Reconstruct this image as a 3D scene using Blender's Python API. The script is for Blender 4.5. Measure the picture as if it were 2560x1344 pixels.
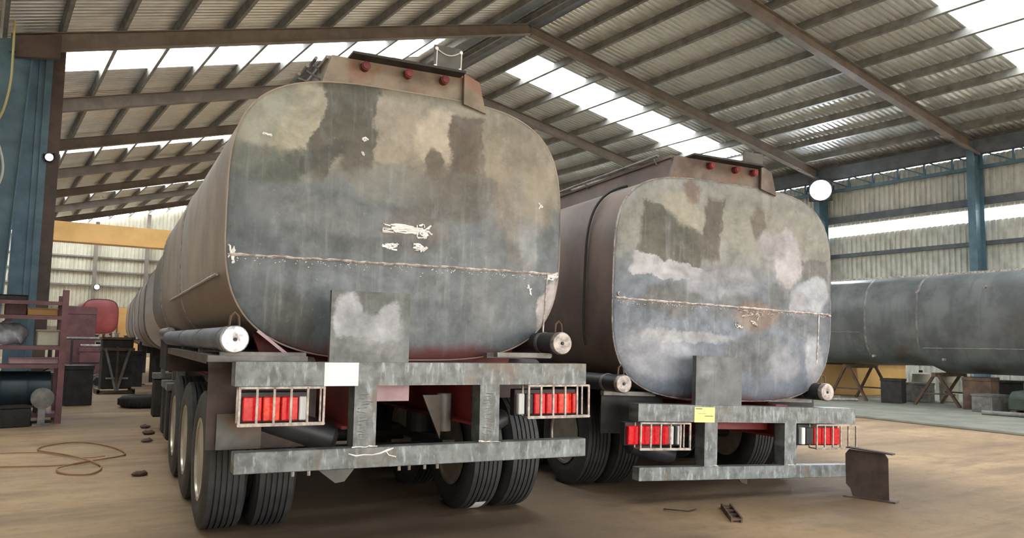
import bpy, bmesh, math, random
from mathutils import Vector, Matrix, Euler
R = random.Random(7)
PI = math.pi
sc = bpy.context.scene
for o in list(bpy.data.objects):
    bpy.data.objects.remove(o)
COL = sc.collection

# ------------------------------------------------------------------ camera, sky, exposure
CAM_H = 1.38
cd = bpy.data.cameras.new('camera')
cd.sensor_fit = 'HORIZONTAL'
cd.sensor_width = 36.0
cd.lens = 36.0 * 2010 / 2560
cd.clip_end = 500
cam = bpy.data.objects.new('camera', cd)
COL.objects.link(cam)
cam.location = (0, 0, CAM_H)
cam.rotation_euler = (Matrix.Rotation(math.radians(-33.515), 3, 'Z') @ Matrix.Rotation(math.radians(90 + 5.346), 3, 'X')
                      @ Matrix.Rotation(math.atan(0.018), 3, 'Z')).to_euler()
sc.camera = cam

w = bpy.data.worlds.new('sky')
sc.world = w
w.use_nodes = True
nt = w.node_tree
bg = nt.nodes['Background']
tc = nt.nodes.new('ShaderNodeTexCoord')
sx = nt.nodes.new('ShaderNodeSeparateXYZ')
mr = nt.nodes.new('ShaderNodeMapRange')
mr.inputs['From Min'].default_value = -0.05
mr.inputs['From Max'].default_value = 0.35
rp = nt.nodes.new('ShaderNodeValToRGB')
rp.color_ramp.elements[0].color = (0.50, 0.46, 0.40, 1)
rp.color_ramp.elements[1].color = (0.93, 0.97, 1.0, 1)
nt.links.new(tc.outputs['Generated'], sx.inputs[0])
nt.links.new(sx.outputs['Z'], mr.inputs['Value'])
nt.links.new(mr.outputs[0], rp.inputs[0])
nt.links.new(rp.outputs[0], bg.inputs['Color'])
bg.inputs['Strength'].default_value = 14.0

vs = sc.view_settings
sc.display_settings.display_device = 'sRGB'
vs.view_transform = 'Standard'
vs.look = 'None'
vs.gamma = 1.0
vs.use_curve_mapping = False
vs.exposure = 0.0
sc.cycles.use_denoising = True
sc.cycles.max_bounces = 8
sc.cycles.diffuse_bounces = 5
sc.cycles.transparent_max_bounces = 12

# ------------------------------------------------------------------ materials
def newmat(name):
    m = bpy.data.materials.new(name)
    m.use_nodes = True
    return m, m.node_tree, m.node_tree.nodes['Principled BSDF']

def N(nt, t, **kw):
    n = nt.nodes.new(t)
    for k, v in kw.items():
        setattr(n, k, v)
    return n

def c4(c):
    return (c[0], c[1], c[2], 1)

def srgb(r, g, b):
    f = lambda u: (u / 255 / 12.92) if u / 255 <= 0.04045 else ((u / 255 + 0.055) / 1.055) ** 2.4
    return (f(r), f(g), f(b))

def mix(nt, fac, a, b, blend='MIX'):
    n = N(nt, 'ShaderNodeMix', data_type='RGBA', blend_type=blend)
    for s, v in ((n.inputs[0], fac), (n.inputs[6], a), (n.inputs[7], b)):
        if hasattr(v, 'links'):
            nt.links.new(v, s)
        elif isinstance(v, (int, float)):
            s.default_value = v
        else:
            s.default_value = c4(v)
    return n.outputs[2]

def noise(nt, vec, scale, detail=4, rough=0.55, dist=0.0, stretch=None):
    if stretch:
        mp = N(nt, 'ShaderNodeMapping')
        mp.inputs['Scale'].default_value = stretch
        nt.links.new(vec, mp.inputs['Vector'])
        vec = mp.outputs[0]
    n = N(nt, 'ShaderNodeTexNoise')
    n.inputs['Scale'].default_value = scale
    n.inputs['Detail'].default_value = detail
    n.inputs['Roughness'].default_value = rough
    n.inputs['Distortion'].default_value = dist
    nt.links.new(vec, n.inputs['Vector'])
    return n

def rng(nt, v, a, b, c=0.0, d=1.0, smooth=True):
    n = N(nt, 'ShaderNodeMapRange', interpolation_type='SMOOTHSTEP' if smooth else 'LINEAR')
    n.inputs['From Min'].default_value = a
    n.inputs['From Max'].default_value = b
    n.inputs['To Min'].default_value = c
    n.inputs['To Max'].default_value = d
    nt.links.new(v, n.inputs['Value'])
    return n.outputs[0]

def bump(nt, b, h, strength=0.2, dist=0.01):
    n = N(nt, 'ShaderNodeBump')
    n.inputs['Strength'].default_value = strength
    n.inputs['Distance'].default_value = dist
    nt.links.new(h, n.inputs['Height'])
    nt.links.new(n.outputs[0], b.inputs['Normal'])

def weathered(name, ca, cb, rough=0.6, metal=0.0, scale=4, streak=None, cc=None, cscale=1.3, cmin=0.5, cmax=0.65, bstr=0.1, streakc=None):
    """two noise-mixed colours, optional long streaks, optional third patch colour"""
    m, nt, b = newmat(name)
    tcn = N(nt, 'ShaderNodeTexCoord')
    v = tcn.outputs['Object']
    n1 = noise(nt, v, scale, 6, 0.6)
    col = mix(nt, rng(nt, n1.outputs[0], 0.35, 0.65), ca, cb)
    if streak:
        n2 = noise(nt, v, 1.0, 4, 0.6, 0, streak)
        col = mix(nt, rng(nt, n2.outputs[0], 0.5, 0.72, 0, 0.6), col, streakc or cb)
    if cc:
        n3 = noise(nt, v, cscale, 5, 0.6, 0.4)
        col = mix(nt, rng(nt, n3.outputs[0], cmin, cmax), col, cc)
    nt.links.new(col, b.inputs['Base Color'])
    b.inputs['Roughness'].default_value = rough
    b.inputs['Metallic'].default_value = metal
    if bstr:
        bump(nt, b, n1.outputs[0], bstr, 0.01)
    return m

def plain(name, c, rough=0.5, metal=0.0, emit=None, es=1.0, coat=0.0):
    m, nt, b = newmat(name)
    b.inputs['Base Color'].default_value = c4(c)
    b.inputs['Roughness'].default_value = rough
    b.inputs['Metallic'].default_value = metal
    if coat:
        b.inputs['Coat Weight'].default_value = coat
    if emit:
        b.inputs['Emission Color'].default_value = c4(emit)
        b.inputs['Emission Strength'].default_value = es
    return m

def head_mat(name, low, high, zsplit, blobs, streakc, rough=0.45, redz=None, fine=0.5, kcol=0.85):
    """bare plate steel: base colours by height plus blobs (x, z, rx, rz, angle, colour, strength, soft, box)"""
    m, nt, b = newmat(name)
    tcn = N(nt, 'ShaderNodeTexCoord')
    v = tcn.outputs['Object']
    nd = noise(nt, v, 3.4, 9, 0.68)
    sub = N(nt, 'ShaderNodeVectorMath', operation='SUBTRACT')
    nt.links.new(nd.outputs['Color'], sub.inputs[0])
    sub.inputs[1].default_value = (0.5, 0.5, 0.5)
    mul = N(nt, 'ShaderNodeVectorMath', operation='MULTIPLY')
    nt.links.new(sub.outputs[0], mul.inputs[0])
    mul.inputs[1].default_value = (0.26, 0, 0.30)
    add = N(nt, 'ShaderNodeVectorMath', operation='ADD')
    nt.links.new(v, add.inputs[0])
    nt.links.new(mul.outputs[0], add.inputs[1])
    flat = N(nt, 'ShaderNodeVectorMath', operation='MULTIPLY')
    nt.links.new(add.outputs[0], flat.inputs[0])
    flat.inputs[1].default_value = (1, 0, 1)
    p = flat.outputs[0]
    sep = N(nt, 'ShaderNodeSeparateXYZ')
    nt.links.new(p, sep.inputs[0])
    col = mix(nt, rng(nt, sep.outputs['Z'], zsplit[0], zsplit[1]), low, high)
    for (x, z, rx, rz, ang, c, st, soft, box) in blobs:
        g_ = (c[0] + c[1] + c[2]) / 3
        c = tuple((u * 0.7 + g_ * 0.3) * kcol for u in c)
        mp = N(nt, 'ShaderNodeMapping', vector_type='TEXTURE')
        mp.inputs['Location'].default_value = (x, 0, z)
        mp.inputs['Rotation'].default_value = (0, ang, 0)
        mp.inputs['Scale'].default_value = (rx, 1, rz)
        nt.links.new(p, mp.inputs['Vector'])
        if box:
            ab = N(nt, 'ShaderNodeVectorMath', operation='ABSOLUTE')
            nt.links.new(mp.outputs[0], ab.inputs[0])
            s2 = N(nt, 'ShaderNodeSeparateXYZ')
            nt.links.new(ab.outputs[0], s2.inputs[0])
            mx = N(nt, 'ShaderNodeMath', operation='MAXIMUM')
            nt.links.new(s2.outputs['X'], mx.inputs[0])
            nt.links.new(s2.outputs['Z'], mx.inputs[1])
            d = mx.outputs[0]
        else:
            ln = N(nt, 'ShaderNodeVectorMath', operation='LENGTH')
            nt.links.new(mp.outputs[0], ln.inputs[0])
            d = ln.outputs['Value']
        col = mix(nt, rng(nt, d, 1 + soft * 0.7, 1 - soft * 0.7, 0, min(1.0, st * 1.12)), col, c)
    n2 = noise(nt, v, 1.0, 5, 0.62, 0.2, (16, 1, 1.6))
    col = mix(nt, rng(nt, n2.outputs[0], 0.5, 0.75, 0, 0.28), col, streakc)
    n7 = noise(nt, v, 4.2, 9, 0.72, 0.3, (1.5, 1, 0.7))
    col = mix(nt, rng(nt, n7.outputs[0], 0.53, 0.68, 0, 0.5), col, mix(nt, 1.0, col, (0.09, 0.095, 0.10), 'ADD'))
    n3 = noise(nt, v, 8, 9, 0.74)
    col = mix(nt, rng(nt, n3.outputs[0], 0.3, 0.7, -0.0, fine), col, mix(nt, 1.0, col, (0.5, 0.5, 0.5), 'MULTIPLY'))
    n4 = noise(nt, v, 26, 3, 0.6)
    col = mix(nt, rng(nt, n4.outputs[0], 0.64, 0.76, 0, 0.2), col, streakc)
    n6 = noise(nt, v, 2.8, 8, 0.7, 0.5)
    col = mix(nt, rng(nt, n6.outputs[0], 0.42, 0.66, 0, 0.5), col, mix(nt, 1.0, col, (0.42, 0.43, 0.43), 'MULTIPLY'))
    if redz:
        s3 = N(nt, 'ShaderNodeSeparateXYZ')
        nt.links.new(add.outputs[0], s3.inputs[0])
        col = mix(nt, rng(nt, s3.outputs['Z'], redz[1], redz[0], 0, 0.8), col, srgb(105, 45, 45))
    nt.links.new(col, b.inputs['Base Color'])
    b.inputs['Metallic'].default_value = 0.15
    b.inputs['Roughness'].default_value = rough
    nt.links.new(rng(nt, n3.outputs[0], 0.3, 0.7, rough - 0.08, rough + 0.15), b.inputs['Roughness'])
    bump(nt, b, nd.outputs[0], 0.12, 0.02)
    return m

S = srgb
M = {}
M['roof'] = weathered('roof_sheet', S(226, 228, 226), S(206, 208, 204), 0.28, 0.45, 1.2, cc=S(214, 212, 204), bstr=0)
M['wallsheet'] = weathered('wall_sheet', S(224, 224, 214), S(196, 196, 186), 0.5, 0.1, 2.0, streak=(6, 6, 0.5), bstr=0)
M['backsheet'] = weathered('back_wall_sheet', S(196, 192, 174), S(178, 172, 152), 0.6, 0, 1.0, bstr=0)
M['purlin'] = weathered('purlin_steel', S(138, 136, 130), S(116, 113, 108), 0.6, 0.1, 3)
M['rafter'] = weathered('rafter_steel', S(136, 126, 116), S(118, 108, 100), 0.6, 0.1, 2)
M['blue'] = weathered('blue_paint', S(98, 128, 144), S(80, 108, 124), 0.5, 0, 2.5)
M['bluegrey'] = weathered('blue_grey_paint', S(104, 109, 114), S(86, 91, 96), 0.5, 0, 2.5)
M['brown'] = weathered('brown_primer', S(96, 80, 72), S(74, 62, 56), 0.6, 0, 2.5)
M['yellow'] = weathered('crane_yellow', S(228, 184, 116), S(212, 168, 100), 0.5, 0, 1.2)
M['shell1'] = weathered('rusty_shell', S(172, 158, 146), S(146, 132, 120), 0.5, 0.15, 1.6, cc=S(166, 164, 164), cscale=0.9, cmin=0.5, cmax=0.68)
M['box1'] = weathered('stained_end_plate', S(140, 129, 114), S(112, 101, 88), 0.55, 0.1, 5, cc=S(134, 98, 82), cscale=3.0, cmin=0.52, cmax=0.7)
M['box2'] = weathered('stained_brown_end_plate', S(122, 111, 104), S(94, 83, 78), 0.55, 0.1, 5, cc=S(124, 96, 82), cscale=3.0, cmin=0.52, cmax=0.7)
def two_tone(name, lowc, base, zline, ymax):
    m = base.copy()
    m.name = name
    nt = m.node_tree
    b = nt.nodes['Principled BSDF']
    lk = b.inputs['Base Color'].links[0].from_socket
    tcn = N(nt, 'ShaderNodeTexCoord')
    sp_ = N(nt, 'ShaderNodeSeparateXYZ')
    nt.links.new(tcn.outputs['Object'], sp_.inputs[0])
    f1 = rng(nt, sp_.outputs['Z'], zline + 0.02, zline - 0.02, 0, 0.8)
    f2 = rng(nt, sp_.outputs['Y'], ymax + 0.6, ymax - 0.6)
    mu = N(nt, 'ShaderNodeMath', operation='MULTIPLY')
    nt.links.new(f1, mu.inputs[0])
    nt.links.new(f2, mu.inputs[1])
    nt.links.new(mix(nt, mu.outputs[0], lk, lowc), b.inputs['Base Color'])
    return m
M['shell1b'] = two_tone('rusty_two_tone_shell', S(122, 98, 78), M['shell1'], 1.84, 5.4)
M['shell2'] = weathered('brown_shell', S(126, 110, 102), S(98, 84, 80), 0.45, 0.2, 1.5, cc=S(104, 96, 96), cscale=0.8)
M['shell3'] = weathered('dark_shell', S(116, 120, 120), S(88, 92, 93), 0.42, 0.25, 1.4, streak=(1, 7, 0.8), cc=S(96, 84, 76), cscale=0.7, cmin=0.58, cmax=0.72)
M['steel'] = weathered('mottled_plate_steel', S(86, 89, 88), S(120, 126, 127), 0.45, 0.25, 9, streak=(26, 1, 7), streakc=S(172, 180, 184), cc=S(112, 100, 88), cscale=2.2, cmin=0.56, cmax=0.72)
M['steeld'] = weathered('dull_plate_steel', S(96, 96, 92), S(74, 72, 68), 0.5, 0.2, 5, cc=S(100, 78, 62), cscale=2.0)
M['rust'] = weathered('brown_rust_plate', S(104, 84, 68), S(76, 60, 50), 0.65, 0.05, 5)
M['rustd'] = weathered('dark_rust_plate', S(84, 70, 64), S(62, 52, 48), 0.65, 0.05, 5)
M['red'] = weathered('red_primer', S(136, 50, 50), S(104, 36, 40), 0.55, 0, 3)
M['pink'] = weathered('dusty_pink_primer', S(206, 176, 182), S(182, 150, 158), 0.6, 0, 3)
M['black'] = plain('black_part', (0.018, 0.018, 0.02), 0.5)
M['tyre'] = weathered('tyre_rubber', S(62, 62, 64), S(48, 48, 50), 0.6, 0, 9, bstr=0)
M['rim'] = weathered('wheel_rim', S(196, 192, 178), S(165, 160, 146), 0.35, 0.5, 4)
M['weld'] = weathered('ground_weld', S(222, 214, 208), S(150, 138, 130), 0.35, 0.3, 24)
M['grind'] = plain('ground_bright_steel', S(238, 236, 236), 0.3, 0.1)
M['white'] = plain('white_reflective', S(250, 248, 240), 0.5)
M['cap'] = weathered('tube_cap', S(176, 168, 164), S(120, 112, 108), 0.4, 0.3, 18)
M['capbright'] = weathered('bright_tube_cap', S(238, 238, 240), S(128, 132, 138), 0.3, 0.4, 14)
M['tube'] = weathered('grey_tube', S(112, 118, 130), S(84, 90, 102), 0.4, 0.2, 3)
M['tubed'] = weathered('dark_tube', S(66, 66, 70), S(46, 46, 50), 0.45, 0.2, 3)
M['yellowpaper'] = plain('pale_yellow_sticker', S(228, 222, 150), 0.6)
M['ink'] = plain('ink', S(60, 60, 60), 0.6)
M['lensred'] = weathered('red_lens', S(235, 30, 44), S(200, 18, 34), 0.15, 0, 40, bstr=0)
M['lensorange'] = weathered('orange_red_lens', S(250, 70, 40), S(220, 30, 34), 0.15, 0, 40, bstr=0)
M['lenswhite'] = plain('clear_lens', S(216, 220, 222), 0.15)
M['guard'] = weathered('lamp_guard_steel', S(176, 166, 158), S(128, 118, 112), 0.4, 0.3, 20)
M['dark'] = weathered('dark_grime', S(52, 50, 50), S(34, 32, 32), 0.6, 0.1, 5)
M['maroon'] = weathered('maroon_paint', S(124, 84, 86), S(100, 66, 70), 0.5, 0, 3)
M['tankred'] = weathered('red_tank_paint', S(156, 76, 74), S(136, 60, 60), 0.45, 0, 2)
M['rubber'] = plain('black_rubber', (0.02, 0.018, 0.016), 0.7)
M['concrete'] = weathered('slab_concrete', S(150, 150, 138), S(128, 130, 120), 0.6, 0, 1.5)
M['sack'] = weathered('white_sack', S(190, 192, 200), S(150, 150, 160), 0.7, 0, 8)
M['cable'] = plain('orange_brown_cable', S(156, 116, 82), 0.6)
M['cabley'] = plain('yellow_cable', S(200, 190, 130), 0.5)
M['cablew'] = plain('white_cable', S(215, 215, 210), 0.5)
M['greenblue'] = weathered('teal_drum', S(44, 60, 70), S(34, 46, 54), 0.5, 0, 3)
M['green'] = weathered('green_cover', S(62, 74, 64), S(46, 56, 48), 0.7, 0, 4)
M['grey'] = weathered('grey_part', S(136, 134, 130), S(104, 102, 100), 0.5, 0.2, 6)
M['lampglow'] = plain('flood_lamp_face', (1, 1, 1), 0.5, emit=(0.80, 0.88, 1.0), es=30)

def skylight():
    m, nt, b = newmat('translucent_sheet')
    out = nt.nodes['Material Output']
    t = N(nt, 'ShaderNodeBsdfTransparent')
    t.inputs['Color'].default_value = (0.96, 0.97, 0.97, 1)
    l = N(nt, 'ShaderNodeBsdfTranslucent')
    l.inputs['Color'].default_value = (0.92, 0.94, 0.95, 1)
    mx = N(nt, 'ShaderNodeMixShader')
    mx.inputs[0].default_value = 0.55
    nt.links.new(t.outputs[0], mx.inputs[1])
    nt.links.new(l.outputs[0], mx.inputs[2])
    nt.links.new(mx.outputs[0], out.inputs['Surface'])
    return m
M['sky'] = skylight()

def floor_mat():
    m, nt, b = newmat('dirt_floor')
    tcn = N(nt, 'ShaderNodeTexCoord')
    v = tcn.outputs['Object']
    n1 = noise(nt, v, 0.35, 7, 0.62, 0.3)
    n2 = noise(nt, v, 2.2, 7, 0.65)
    n3 = noise(nt, v, 22, 4, 0.6)
    n5 = noise(nt, v, 1.0, 5, 0.6, 0.3, (0.25, 1.3, 1))
    col = mix(nt, rng(nt, n1.outputs[0], 0.35, 0.65), S(160, 134, 104), S(186, 158, 122))
    col = mix(nt, rng(nt, n2.outputs[0], 0.45, 0.7, 0, 0.6), col, S(146, 120, 94))
    col = mix(nt, rng(nt, n5.outputs[0], 0.48, 0.66, 0, 0.7), col, S(128, 106, 84))
    col = mix(nt, rng(nt, n3.outputs[0], 0.55, 0.75, 0, 0.35), col, S(124, 104, 82))
    n8 = noise(nt, v, 6.5, 9, 0.75, 0.6, (0.7, 1.4, 1))
    col = mix(nt, rng(nt, n8.outputs[0], 0.52, 0.7, 0, 0.55), col, S(122, 98, 76))
    col = mix(nt, rng(nt, n8.outputs[0], 0.45, 0.3, 0, 0.4), col, S(196, 172, 138))
    # darker ground under and around the trailers, the rack and the left background
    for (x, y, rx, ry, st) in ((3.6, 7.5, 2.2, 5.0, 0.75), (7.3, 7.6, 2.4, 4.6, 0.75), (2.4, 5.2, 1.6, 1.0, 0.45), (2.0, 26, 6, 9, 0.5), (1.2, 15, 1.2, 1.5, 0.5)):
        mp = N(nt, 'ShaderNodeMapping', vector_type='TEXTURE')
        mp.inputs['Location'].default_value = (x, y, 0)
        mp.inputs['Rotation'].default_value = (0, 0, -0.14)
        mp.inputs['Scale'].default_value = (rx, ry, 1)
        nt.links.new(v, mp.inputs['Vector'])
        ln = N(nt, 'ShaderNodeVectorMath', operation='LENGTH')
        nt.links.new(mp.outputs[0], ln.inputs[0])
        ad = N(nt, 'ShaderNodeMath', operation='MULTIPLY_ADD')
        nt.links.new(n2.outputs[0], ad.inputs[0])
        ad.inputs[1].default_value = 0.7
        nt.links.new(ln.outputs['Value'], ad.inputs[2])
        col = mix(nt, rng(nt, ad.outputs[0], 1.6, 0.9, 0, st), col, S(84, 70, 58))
    nt.links.new(col, b.inputs['Base Color'])
    b.inputs['Roughness'].default_value = 0.75
    bump(nt, b, n8.outputs[0], 0.4, 0.03)
    return m
M['floor'] = floor_mat()

# ------------------------------------------------------------------ mesh helpers
class MB:
    def __init__(s):
        s.bm = bmesh.new()
    def box(s, a, b, rot=None, piv=None):
        vs_ = []
        for z in (a[2], b[2]):
            for x, y in ((a[0], a[1]), (b[0], a[1]), (b[0], b[1]), (a[0], b[1])):
                p = Vector((x, y, z))
                if rot is not None:
                    q = Vector(piv) if piv else (Vector(a) + Vector(b)) / 2
                    p = q + rot @ (p - q)
                vs_.append(s.bm.verts.new(p))
        for f in ((3, 2, 1, 0), (4, 5, 6, 7), (0, 1, 5, 4), (1, 2, 6, 5), (2, 3, 7, 6), (3, 0, 4, 7)):
            s.bm.faces.new([vs_[i] for i in f])
        return s
    def bar(s, p, q, wx, wz, up=(0, 0, 1)):
        p, q = Vector(p), Vector(q)
        d = (q - p).normalized()
        u = Vector(up)
        if abs(d.dot(u)) > 0.98:
            u = Vector((0, 1, 0))
        sd = d.cross(u).normalized()
        u = sd.cross(d).normalized()
        a = [s.bm.verts.new(e + sd * i * wx / 2 + u * j * wz / 2) for e in (p, q) for i, j in ((-1, -1), (1, -1), (1, 1), (-1, 1))]
        for f in ((0, 1, 2, 3), (7, 6, 5, 4), (0, 4, 5, 1), (1, 5, 6, 2), (2, 6, 7, 3), (3, 7, 4, 0)):
            s.bm.faces.new([a[i] for i in f])
        return s
    def cyl(s, p, q, r, n=16, r2=None, caps=True):
        p, q = Vector(p), Vector(q)
        d = (q - p).normalized()
        u = Vector((0, 0, 1)) if abs(d.z) < 0.9 else Vector((1, 0, 0))
        a = d.cross(u).normalized()
        c = a.cross(d).normalized()
        r2 = r if r2 is None else r2
        ring = [[s.bm.verts.new(e + (a * math.cos(2 * PI * i / n) + c * math.sin(2 * PI * i / n)) * rr) for i in range(n)] for e, rr in ((p, r), (q, r2))]
        for i in range(n):
            j = (i + 1) % n
            s.bm.faces.new((ring[0][i], ring[0][j], ring[1][j], ring[1][i]))
        if caps:
            s.bm.faces.new(ring[0][::-1])
            s.bm.faces.new(ring[1])
        return s
    def tube(s, pts, r, n=8):
        pts = [Vector(p) for p in pts]
        prev = None
        a = None
        for k, p in enumerate(pts):
            d = (pts[min(k + 1, len(pts) - 1)] - pts[max(k - 1, 0)]).normalized()
            if a is None:
                u = Vector((0, 0, 1)) if abs(d.z) < 0.9 else Vector((1, 0, 0))
                a = d.cross(u).normalized()
            else:
                a = (a - d * a.dot(d)).normalized()
            c = d.cross(a)
            rr = r[k] if isinstance(r, (list, tuple)) else r
            ring = [s.bm.verts.new(p + (a * math.cos(2 * PI * i / n) + c * math.sin(2 * PI * i / n)) * rr) for i in range(n)]
            if prev:
                for i in range(n):
                    j = (i + 1) % n
                    s.bm.faces.new((prev[i], prev[j], ring[j], ring[i]))
            else:
                s.bm.faces.new(ring[::-1])
            prev = ring
        s.bm.faces.new(prev)
        return s
    def rings(s, rings, cap0=True, cap1=True, closed=True):
        prev = None
        first = None
        for rg in rings:
            vv = [s.bm.verts.new(p) for p in rg]
            if prev:
                n = len(vv)
                for i in range(n if closed else n - 1):
                    j = (i + 1) % n
                    s.bm.faces.new((prev[i], prev[j], vv[j], vv[i]))
            else:
                first = vv
            prev = vv
        if cap0:
            s.bm.faces.new(first[::-1])
        if cap1:
            s.bm.faces.new(prev)
        return s
    def prism(s, poly, lo, hi, axis='y'):
        def P(u, v, t):
            return {'y': (u, t, v), 'x': (t, u, v), 'z': (u, v, t)}[axis]
        return s.rings([[P(u, v, lo) for u, v in poly], [P(u, v, hi) for u, v in poly]])
    def lathe(s, prof, n=32, axis='x', c=(0, 0, 0)):
        c = Vector(c)
        rs = []
        for (t, r) in prof:
            rg = []
            for i in range(n):
                a = 2 * PI * i / n
                if axis == 'x':
                    rg.append(c + Vector((t, r * math.cos(a), r * math.sin(a))))
                elif axis == 'y':
                    rg.append(c + Vector((r * math.cos(a), t, r * math.sin(a))))
                else:
                    rg.append(c + Vector((r * math.cos(a), r * math.sin(a), t)))
            rs.append(rg)
        return s.rings(rs)
    def mesh(s, name, mat, smooth=False, bevel=0):
        bm = s.bm
        bmesh.ops.recalc_face_normals(bm, faces=bm.faces)
        if bevel:
            ed = [e for e in bm.edges if len(e.link_faces) == 2 and e.calc_face_angle(0) > 0.7]
            bmesh.ops.bevel(bm, geom=ed, offset=bevel, segments=1, affect='EDGES', profile=0.5)
        me = bpy.data.meshes.new(name)
        bm.to_mesh(me)
        bm.free()
        me.materials.append(mat)
        if smooth:
            for p in me.polygons:
                p.use_smooth = True
            try:
                me.set_sharp_from_angle(angle=math.radians(40))
            except Exception:
                pass
        return me
    def build(s, name, mat, parent=None, smooth=False, bevel=0, loc=None, rotz=0):
        me = s.mesh(name, mat, smooth, bevel)
        return link(name, me, parent, loc, rotz)

def link(name, me, parent=None, loc=None, rotz=0):
    o = bpy.data.objects.new(name, me)
    COL.objects.link(o)
    if parent:
        o.parent = parent
    if loc:
        o.location = loc
    if rotz:
        o.rotation_euler = (0, 0, rotz)
    return o

def tag(o, label=None, cat=None, group=None, kind=None):
    if label: o['label'] = label
    if cat: o['category'] = cat
    if group: o['group'] = group
    if kind: o['kind'] = kind
    return o

def empty(name, loc=(0, 0, 0), rot=(0, 0, 0)):
    o = bpy.data.objects.new(name, None)
    o.empty_display_size = 0.2
    COL.objects.link(o)
    o.location = loc
    o.rotation_euler = rot
    return o

def copy_tree(o, parent=None):
    c = o.copy()
    COL.objects.link(c)
    if parent:
        c.parent = parent
    for ch in list(o.children):
        copy_tree(ch, c)
    return c

# ------------------------------------------------------------------ the shed: floor, slab, roof, walls
XL, XR = -0.5, 28.35
RX, RZ = 13.6, 11.4
ML, MR_ = 0.258, 0.185
Y0, Y1 = -9.0, 62.0  # roof extended unseen behind the camera to hold back front sky light
def roof_z(x):
    return RZ - ML * (RX - x) if x < RX else RZ - MR_ * (x - RX)
FRAMES = [-4.5, 1.6, 7.7, 13.75, 19.75, 25.75, 31.75, 38.0, 44.2, 50.3, 56.3]
SKY_Y = [(-3, -1), (9, 11), (22, 24), (34, 36), (47, 49), (59, 61)]

bm = MB()
bm.box((-60, -60, -0.3), (80, 110, 0))
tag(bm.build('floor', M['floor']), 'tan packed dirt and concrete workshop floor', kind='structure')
bm = MB()
bm.prism([(15.3, 10.1), (14.2, 3.0), (28.2, 3.0), (28.2, 60), (16.6, 60), (15.9, 14)], 0.001, 0.05, 'z')
tag(bm.build('floor_slab', M['concrete'], bevel=0.01), 'grey green concrete slab along the right side', kind='structure')

ceil = tag(empty('ceiling', (RX, 30, RZ)), 'corrugated pitched roof on steel frames', kind='structure')
def child_world(o, parent):
    o.parent = parent
    o.matrix_parent_inverse = Matrix.Translation(-Vector(parent.location))
    return o

def corr_profile(width, pitch, h):
    pts = []
    n = round(width / pitch)
    for k in range(n):
        b = k * pitch
        pts += [(b, 0), (b + pitch * 0.30, 0), (b + pitch * 0.42, h), (b + pitch * 0.72, h), (b + pitch * 0.84, 0)]
    pts.append((width, 0))
    return pts

def roof_sheet_mesh(name, xa, xb, mat, lift=0.0):
    m = MB()
    pr = corr_profile(1.0, 0.2, 0.05)
    m.rings([[(xa, y, roof_z(xa) + z + lift) for y, z in pr], [(xb, y, roof_z(xb) + z + lift) for y, z in pr]], False, False, False)
    return m.mesh(name, mat)
shL = roof_sheet_mesh('roof_sheet', XL - 1.3, RX - 0.001, M['roof'])
shR = roof_sheet_mesh('roof_sheet', RX + 0.001, XR + 0.5, M['roof'])
skL = roof_sheet_mesh('skylight_panel', XL - 1.3, RX - 1.9, M['sky'])
skLt = roof_sheet_mesh('roof_sheet', RX - 1.9, RX - 0.001, M['roof'])
skR = roof_sheet_mesh('skylight_panel', RX + 1.4, XR - 3.0, M['sky'])
skRt = roof_sheet_mesh('roof_sheet', RX + 0.001, RX + 1.4, M['roof'])
skRb = roof_sheet_mesh('roof_sheet', XR - 3.0, XR + 0.5, M['roof'])
y = Y0
ys = []
while y < Y1 - 0.01:
    ys.append(round(y, 2))
    y += 1.0
def snap(a):
    return round(a)
sky_rows = set()
for a, b in SKY_Y:
    k = min(range(len(ys)), key=lambda i: abs(ys[i] - a))
    sky_rows.add(k); sky_rows.add(k + 1)
SHIFT = {}
for i, y in enumerate(ys):
    off = -0.4
    if i in sky_rows:
        for me, nm in ((skL, 'skylight_panel'), (skLt, 'roof_sheet'), (skR, 'skylight_panel'), (skRt, 'roof_sheet'), (skRb, 'roof_sheet')):
            child_world(link(nm, me, None, (0, y + off, 0)), ceil)
    else:
        for me in (shL, shR):
            child_world(link('roof_sheet', me, None, (0, y + off, 0)), ceil)

# purlins: deep C channels
PL = [0.0, 1.05, 2.2, 3.35, 4.5, 5.7, 6.9, 8.15, 9.35, 10.55, 11.75, 12.9]
PR_ = [14.4, 15.4, 16.75, 18.05, 19.4, 20.7, 22.05, 23.35, 24.7, 26.0, 27.2]
def chan(m, x, slope, ya, yb, d=0.2, wd=0.07):
    z = roof_z(x) - 0.012
    t = 0.012
    ang = math.atan(slope)
    rot = Matrix.Rotation(-ang, 3, 'Y')
    def R_(u, v):
        p = rot @ Vector((u, 0, v))
        return (x + p.x, z + p.z)
    poly = [(0, 0), (wd, 0), (wd, -0.03), (wd - t, -0.03), (wd - t, -t), (t, -t), (t, -d + t), (wd - t, -d + t), (wd - t, -d + 0.03), (wd, -d + 0.03), (wd, -d), (0, -d)]
    m.prism([R_(u, v) for u, v in poly], ya, yb, 'y')
for x in [q * 1.03 for q in PL]:
    m = MB(); chan(m, x, ML, Y0, Y1, 0.19, 0.09)
    child_world(m.build('purlin', M['purlin']), ceil)
for x in [q * 1.03 for q in PR_]:
    m = MB(); chan(m, x, -MR_, Y0, Y1, 0.24, 0.09)
    child_world(m.build('purlin', M['purlin']), ceil)
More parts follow.
